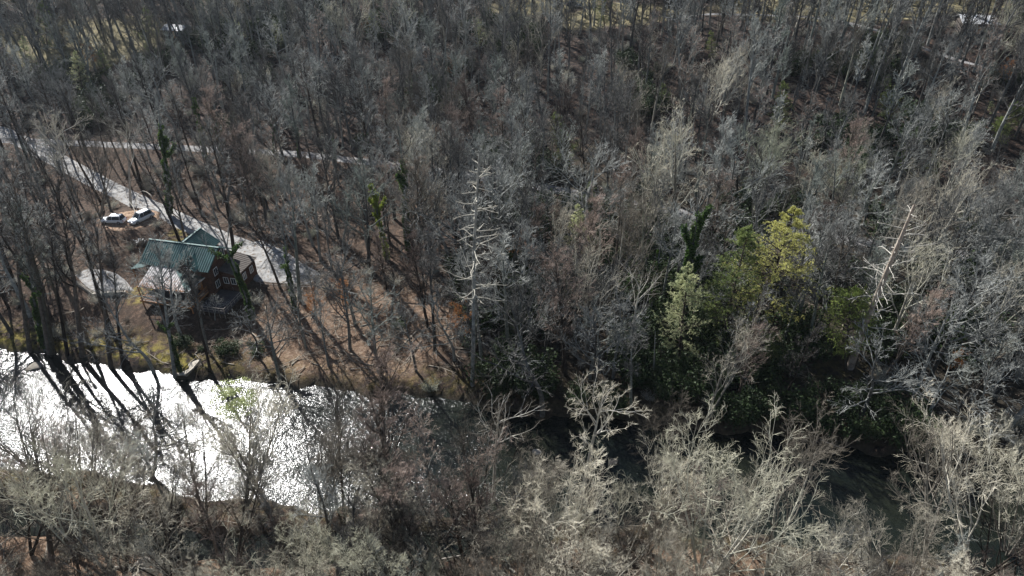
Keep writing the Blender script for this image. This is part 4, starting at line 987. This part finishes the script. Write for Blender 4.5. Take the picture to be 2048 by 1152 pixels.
pt = MB(); pt.box((8.0,-4.6,.35), (5.2,6.4,.16), M['deck_grey']); pt.build('side_deck', None, cab)
pr = MB()
for z in (.9,1.35): pr.bar((10.5,-7.7,z),(10.5,-1.6,z),.05); pr.bar((5.6,-7.75,z),(10.5,-7.75,z),.05)
for i in range(7): pr.bar((10.5,-7.7+i,.2),(10.5,-7.7+i,1.4),.05)
for i in range(6): pr.bar((5.6+i*.97,-7.75,-.6),(5.6+i*.97,-7.75,1.4),.05)
pr.build('side_railing', M['wood_old'], cab)
for c_ in ((-5.2,-3.36,3.9),(-5.2,-3.36,1.6),(-2.2,-3.36,2.3),(1.5,-3.36,2.3)): win(cab, c_, 1.0, 1.3)
for c_ in ((5.98,-1.6,4.2),(5.98,1.2,6.3),(5.98,-1.9,1.9)): win(cab, c_, 1.0, 1.3, 'y')
for c_ in ((7.0,-0.96,2.1),(8.4,-0.96,2.1)): win(cab, c_, .9, 1.2)
for c_ in ((9.36,1.0,2.1),(9.36,3.2,2.1)): win(cab, c_, .9, 1.2, 'y')
dr = MB(); dr.box((3.6,-3.4,2.25), (1.0,.1,2.1)); do = dr.build('door', M['rail_wood'], cab); MB().bar((3.25,-3.5,2.2),(3.25,-3.46,2.2),.05).build('handle', M['rim'], do)
# leaves lying on the lower edge of the porch roof
n = 900; u = rng.random(n); v = rng.random(n)**3
cx = -4.2+u*8.6; cy = -8.0+v*2.2; Cn = np.stack([cx, cy, 3.85+(cy+8.1)*0.3694+.09], -1); Cn = Cn[cy < -3.9-(np.maximum(cx-.2,0))*.945+.0]
V, F = leaves(Cn, .07, .7, 6.0); me = mesh_np('leaf_debris', V, [F], [M['rust_leaf']]); link('leaf_debris', me, cab)

# ------------------------------------------------------------------ cars
def car(name, A, B, L, Wd, Hh, body, label, suv=True, zoff=0.0):
    """front at A, rear at B (world points)"""
    A, B = np.array(A), np.array(B); c = (A+B)/2; c[2] = float(hg(c[0], c[1])) + .03 + zoff
    d = A-B; e = empty(name, c, math.atan2(d[1], d[0])); tag(e, label, 'car', 'parked cars')
    hl, hw = L/2, Wd/2; zb = Hh*.56
    def loft(secs, m):
        """secs: (x, halfwidth_low, z_low, halfwidth_high, z_high)"""
        b = MB(); n = len(secs); P = []
        for (x, w0, z0, w1, z1) in secs: P += [(x,-w0*.94,z0),(x,-w0,z0+(z1-z0)*.35),(x,-w1,z1-(z1-z0)*.12),(x,-w1*.9,z1),(x,w1*.9,z1),(x,w1,z1-(z1-z0)*.12),(x,w0,z0+(z1-z0)*.35),(x,w0*.94,z0)]
        F = [(i*8+j, i*8+(j+1)%8, (i+1)*8+(j+1)%8, (i+1)*8+j) for i in range(n-1) for j in range(8)]
        F += [tuple(range(8))[::-1], tuple(range((n-1)*8, n*8))]; return b.poly(P, F, m)
    b = loft([(-hl,hw*.86,.38,hw*.86,zb*.85),(-hl+.18,hw*.97,.28,hw*.95,zb),(-hl*.5,hw,.26,hw*.97,zb+.02),(hl*.4,hw,.26,hw*.96,zb),(hl*.75,hw*.97,.27,hw*.9,zb*.93),(hl-.1,hw*.88,.3,hw*.8,zb*.8),(hl,hw*.75,.36,hw*.7,zb*.62)], body)
    b.build('body', None, e, True)
    xr = -hl+.22 if suv else -hl+.7
    loft([(xr,hw*.86,zb-.02,hw*.7,zb+.05),(xr+.28,hw*.9,zb,hw*.74,Hh-.08),(0.1,hw*.92,zb,hw*.76,Hh-.03),(hl*.17,hw*.92,zb,hw*.74,Hh-.08),(hl*.48,hw*.88,zb-.02,hw*.74,zb+.04)], M['glass']).build('windows', None, e, True)
    r = MB(); r.box((xr+.33+(hl*.17-xr-.33)/2, 0, Hh-.005), (hl*.17-xr-.36, Wd*.72, .07), body, top=.94)
    for s in (-1, 1):
        for x in (xr+.3, -.25, .25*hl):
            r.bar((x+.08, s*hw*.93, zb), (x-.02, s*hw*.74, Hh-.03), .045, body)
        r.bar((hl*.48, s*hw*.88, zb), (hl*.17, s*hw*.75, Hh-.04), .05, body); r.bar((xr+.35, s*hw*.6, Hh+.06), (hl*.1, s*hw*.6, Hh+.06), .025, M['rim'])
    r.build('roof', None, e)
    for sx in (hl*.62, -hl*.60):
        for s in (-1, 1):
            t = MB(); t.bar((sx, s*(hw-.2), .34), (sx, s*(hw+.02), .34), .34, k=20); wh = t.build('wheel', M['tyre'], e)
            MB().bar((sx, s*(hw+.0), .34), (sx, s*(hw+.035), .34), .2, k=14).build('rim', M['rim'], wh)
    for s in (-1, 1):
        MB().box((hl-.06, s*hw*.62, zb*.72), (.12,.34,.14)).build('headlight', M['rim'], e); MB().box((-hl+.02, s*hw*.74, zb*.8), (.1,.16,.3)).build('taillight', M['redlamp'], e)
        MB().box((hl*.36, s*(hw+.08), zb+.06), (.16,.2,.14)).build('mirror', body, e)
    return e
def vec_at(px, py): return at_z(px, py, 5.0)
cA, cB = vec_at(264,445), vec_at(301,428)
car('parked_car', cA, cB, 4.9, 1.95, 1.8, M['car_white'], 'white sport utility car parked nose-down toward the river beside the gravel road')
car('parked_car', vec_at(207,440), vec_at(248,441), 4.7, 1.85, 1.65, M['car_white'], 'white car parked side-on left of the other white one under the trees')
p = G(1148,14); car('parked_car', p+np.array([2.2,-.4,0]), p+np.array([-2.2,.4,0]), 4.6, 1.85, 1.6, M['car_dark'], 'dark car parked on the sunny lawn at the top edge')

# ------------------------------------------------------------------ distant buildings
def small_house(name, px, py, L, W_, H_, rz, roof, wall, label, pitch=.35):
    p = G(px, py); e = empty(name, p, rz); tag(e, label, 'building')
    w = MB(); w.box((0,0,H_/2-.5), (L,W_,H_+1), wall)
    for s in (-1,1): w.poly([(s*L/2,-W_/2,H_),(s*L/2,W_/2,H_),(s*L/2,0,H_+W_/2*pitch*.98)], [(0,1,2)], wall)
    w.build('wall', None, e); r = MB(); o = .5; zr = H_+W_/2*pitch+.1
    ribbed(r, (-L/2-o,0,zr),(L/2+o,0,zr),(L/2+o,-W_/2-o,H_-o*pitch+.1),(-L/2-o,-W_/2-o,H_-o*pitch+.1), roof, .6)
    ribbed(r, (L/2+o,.001,zr),(-L/2-o,.001,zr),(-L/2-o,W_/2+o,H_-o*pitch+.1),(L/2+o,W_/2+o,H_-o*pitch+.1), roof, .6); r.build('roof', None, e)
    for x in (-L*.3, L*.28): win(e, (x,-W_/2-.05,H_*.55), 1.0, 1.2)
    d = MB(); d.box((0,-W_/2-.04,1.0),(1.0,.08,2.0)); d.build('door', M['rail_wood'], e)
small_house('storage_building', 358, 72, 6.6, 5.0, 2.4, -R(12), M['white_roof'], M['brownroof'], 'small building with a bright white roof at the top, left of centre')
small_house('hillside_house', 1945, 62, 8.5, 7.0, 2.8, -R(10), M['white_roof'], M['brownroof'], 'dark-walled house with a pale roof at the upper right corner')

# ------------------------------------------------------------------ rocks, logs, chairs, fence
def rock(px, py, s, mat, label, squash=.6, dz=0.0, seed=1):
    import bmesh
    bm = bmesh.new(); bmesh.ops.create_icosphere(bm, subdivisions=3, radius=1)
    for v in bm.verts:
        a = np.array(v.co); k = 1+.5*float(vnoise(a[0]*1.4+seed*7, a[1]*1.4+a[2]*1.1, seed))+.18*float(vnoise(a[0]*4+seed, a[1]*4+a[2]*3, seed+3)); v.co = v.co*k
        if v.co.z > .55: v.co.z = .55+(v.co.z-.55)*.3
    me = bpy.data.meshes.new('river_rock'); bm.to_mesh(me); bm.free(); me.materials.append(M[mat])
    p = at_z(px, py, 0.0) if dz else G(px, py); o = link('river_rock', me); o.location = (p[0], p[1], p[2]+dz); o.scale = (s, s*.8, s*squash); o.rotation_euler = (0,0,seed*1.3)
    tag(o, label, 'rock'); return o
rock(72,732,1.15,'rock','dark rock in the bright river near the left edge',.35,.05,2); rock(62,737,.7,'rock','low wet stone touching the left river rock',.3,.05,3)
rock(980,1018,.9,'rock_pale','yellowish pale rock at the near bank under the riffles',.6,0,4); rock(286,1128,.9,'rock_pale','pale upright rock by the side channel at lower left',.9,0,5)
rock(322,1076,.85,'rock_pale','flat pale rock in the side channel',.35,0,6); rock(1075,905,.6,'rock_pale','pale stone among the riffles left of the sycamore',.4,.1,7); rock(1225,925,.7,'rock','wet stone in the riffles right of the sycamore',.35,.1,8)
rock(700,1040,.8,'rock','dark stone on the near bank left of mid-river trunk',.5,0,9)
p = at_z(376, 748, 0.0); e = MB()
T_ = [(-1.5,-.9,.5),(-.7,.9,1.0),(1.9,1.5,1.9),(1.2,-.2,1.35),(.2,-1.1,.8)]; Bt = [(x*.85+.25,y*.8+.5,-.9) for x,y,z in T_]
e.poly(T_+Bt, [(0,4,3,2,1)]+[(i,(i+1)%5,(i+1)%5+5,i+5) for i in range(5)]); o = e.build('wedge_boulder', M['rock_pale']); o.location = tuple(p); tag(o, 'wedge-shaped boulder with pale flat top jutting into the river edge', 'rock')
rock(392,752,.8,'rock','low reddish wet rock just right of the wedge boulder',.4,.05,11)
def log(name, a, b, r, label, mat='log', z=None):
    A, B = G(*a), G(*b); L = np.linalg.norm(B-A); P = grow(A[None], (B-A)[None], np.array([L]), 9, .03, 0)
    P[:,:,2] = np.maximum(hg(P[...,0], P[...,1])+r*.7, np.linspace(A[2],B[2],9)[None]+r*.7)
    V,F = tubes(P, np.array([r]), np.array([r*.55]), 8); I = np.arange(8); o = link(name, mesh_np(name, V, [F, I[::-1][None], (I+64)[None]], [M[mat]])); tag(o, label, 'log', 'fallen logs'); return o
log('fallen_log',(225,1136),(500,1146),.16,'long pale fallen log along the bottom left edge','bark_pale'); log('fallen_log',(785,714),(834,662),.17,'fallen log leaning up-right on the sunlit litter, left one of two'); log('fallen_log',(812,724),(846,682),.15,'shorter fallen log right of the other one on the litter')
log('fallen_log',(1415,1125),(1450,1152),.22,'pale broken log at the bottom edge right of centre','bark_pale'); log('fallen_log',(725,1110),(742,1096),.16,'short pale log at the side channel near bottom centre','bark_pale'); log('fallen_log',(700,1100),(760,1128),.15,'grey log beside the side channel','wood_old')
log('fallen_log',(880,1120),(1010,1096),.12,'thin grey log near the little pool','wood_old'); log('fallen_log',(1010,1130),(1030,1150),.2,'pale split log at the bottom edge centre','bark_pale'); log('fallen_log',(1640,880),(1700,905),.1,'pale branch trailing into the dark pool','bark_dead'); log('fallen_log',(90,985),(60,1040),.15,'white washed-up log on the near bank at lower left','bark_pale')
def curved(pts, r, label):
    P = np.array([at_z(px, py, 7.0) for px, py in pts]); u = np.linspace(0, len(P)-1, 16); Q = np.stack([np.interp(u, range(len(P)), P[:,k]) for k in range(3)], -1)
    for _ in range(3): Q[1:-1] = (Q[:-2]+Q[1:-1]*2+Q[2:])/4
    Q[:,2] += np.linspace(-2.6,.4,16) if r > .07 else 0
    V,F = tubes(Q[None], np.array([r]), np.array([r*.4]), 6); o = link('bent_branch', mesh_np('bent_branch', V, [F], [M['bark_pale']])); tag(o, label, 'branch'); return o
curved([(266,400),(265,384),(279,369),(298,384),(305,397)], .09, 'pale branch bent in an arch over the gravel road above the parked cars')
curved([(262,408),(264,400),(246,384),(252,371),(262,368)], .08, 'pale hooked branch curling left of the arched one')
for i, (px, py, lb) in enumerate([(276,488,'left one of the white lawn chairs behind the cabin'),(284,484,'middle one of the white lawn chairs behind the cabin'),(291,489,'right one of the white lawn chairs behind the cabin')]):
    p = G(px, py); e = empty('lawn_chair', p, 2.2+i*1.1); tag(e, lb, 'chair', 'white lawn chairs')
    s = MB(); s.box((0,0,.4),(.6,.6,.06)); s.build('seat', M['plastic'], e); b = MB(); b.slab([(-.3,.26,.42),(.3,.26,.42),(.3,.5,1.1),(-.3,.5,1.1)],.05); b.build('backrest', M['plastic'], e)
    for sx in (-1,1):
        MB().box((sx*.36,0,.62),(.12,.66,.04)).build('armrest', M['plastic'], e)
        for sy in (-1,1): MB().bar((sx*.28,sy*.26,0),(sx*.28,sy*.26,.4),.035).build('leg', M['plastic'], e)
def fence(pts, n, label):
    A = [G(*q) for q in pts]; e = empty('rail_fence', A[0]); tag(e, label, 'fence'); pp = []
    for i in range(n):
        f = i/(n-1)*(len(A)-1); k = min(int(f), len(A)-2); q = A[k]*(1-(f-k))+A[k+1]*(f-k); q[2] = float(hg(q[0],q[1])); pp.append(q-A[0])
        MB().bar(pp[-1]+(0,0,-.2), pp[-1]+(0,0,1.15), .08).build('post', M['wood_old'], e)
    for i in range(n-1):
        for z in (.55,1.0): MB().bar(pp[i]+(0,0,z), pp[i+1]+(0,0,z), .05).build('rail', M['wood_old'], e)
fence([(522,572),(600,578),(690,585)], 7, 'weathered rail fence along the river side of the gravel lot')
fence([(468,583),(492,574)], 3, 'short pale rail fence at the corner of the cabin side deck')
w_ = MB(); q0, q1, q2 = G(155,568), G(190,592), G(250,588)
for a, b in ((q0,q1),(q1,q2)):
    n = 14
    for i in range(n):
        f = (i+.5)/n; c_ = a*(1-f)+b*f; w_.box((c_[0],c_[1],float(hg(c_[0],c_[1]))+.25), (.75+.2*rr.random(),.5,.7), None, math.atan2(b[1]-a[1],b[0]-a[0])+rr.gauss(0,.1), .9)
tag(w_.build('stone_wall', M['rock_pale']), 'low stone wall edging the grey patio left of the cabin', 'wall')

# ------------------------------------------------------------------ air
hz = MB(); hz.box((0,300,35.0), (6600,5600,84)); ho = hz.build('haze', None); ho.data.materials.clear()
hm = bpy.data.materials.new('haze'); hm.use_nodes = True; nt = hm.node_tree; nt.nodes.remove(nt.nodes['Principled BSDF'])
pv = nt.nodes.new('ShaderNodeVolumePrincipled'); pv.inputs['Color'].default_value = (0.82,0.9,1,1); pv.inputs['Density'].default_value = HAZE; pv.inputs['Anisotropy'].default_value = 0.35
nt.links.new(pv.outputs[0], nt.nodes['Material Output'].inputs['Volume']); ho.data.materials.append(hm); tag(ho, 'thin pale blue winter haze', 'haze', kind='stuff')
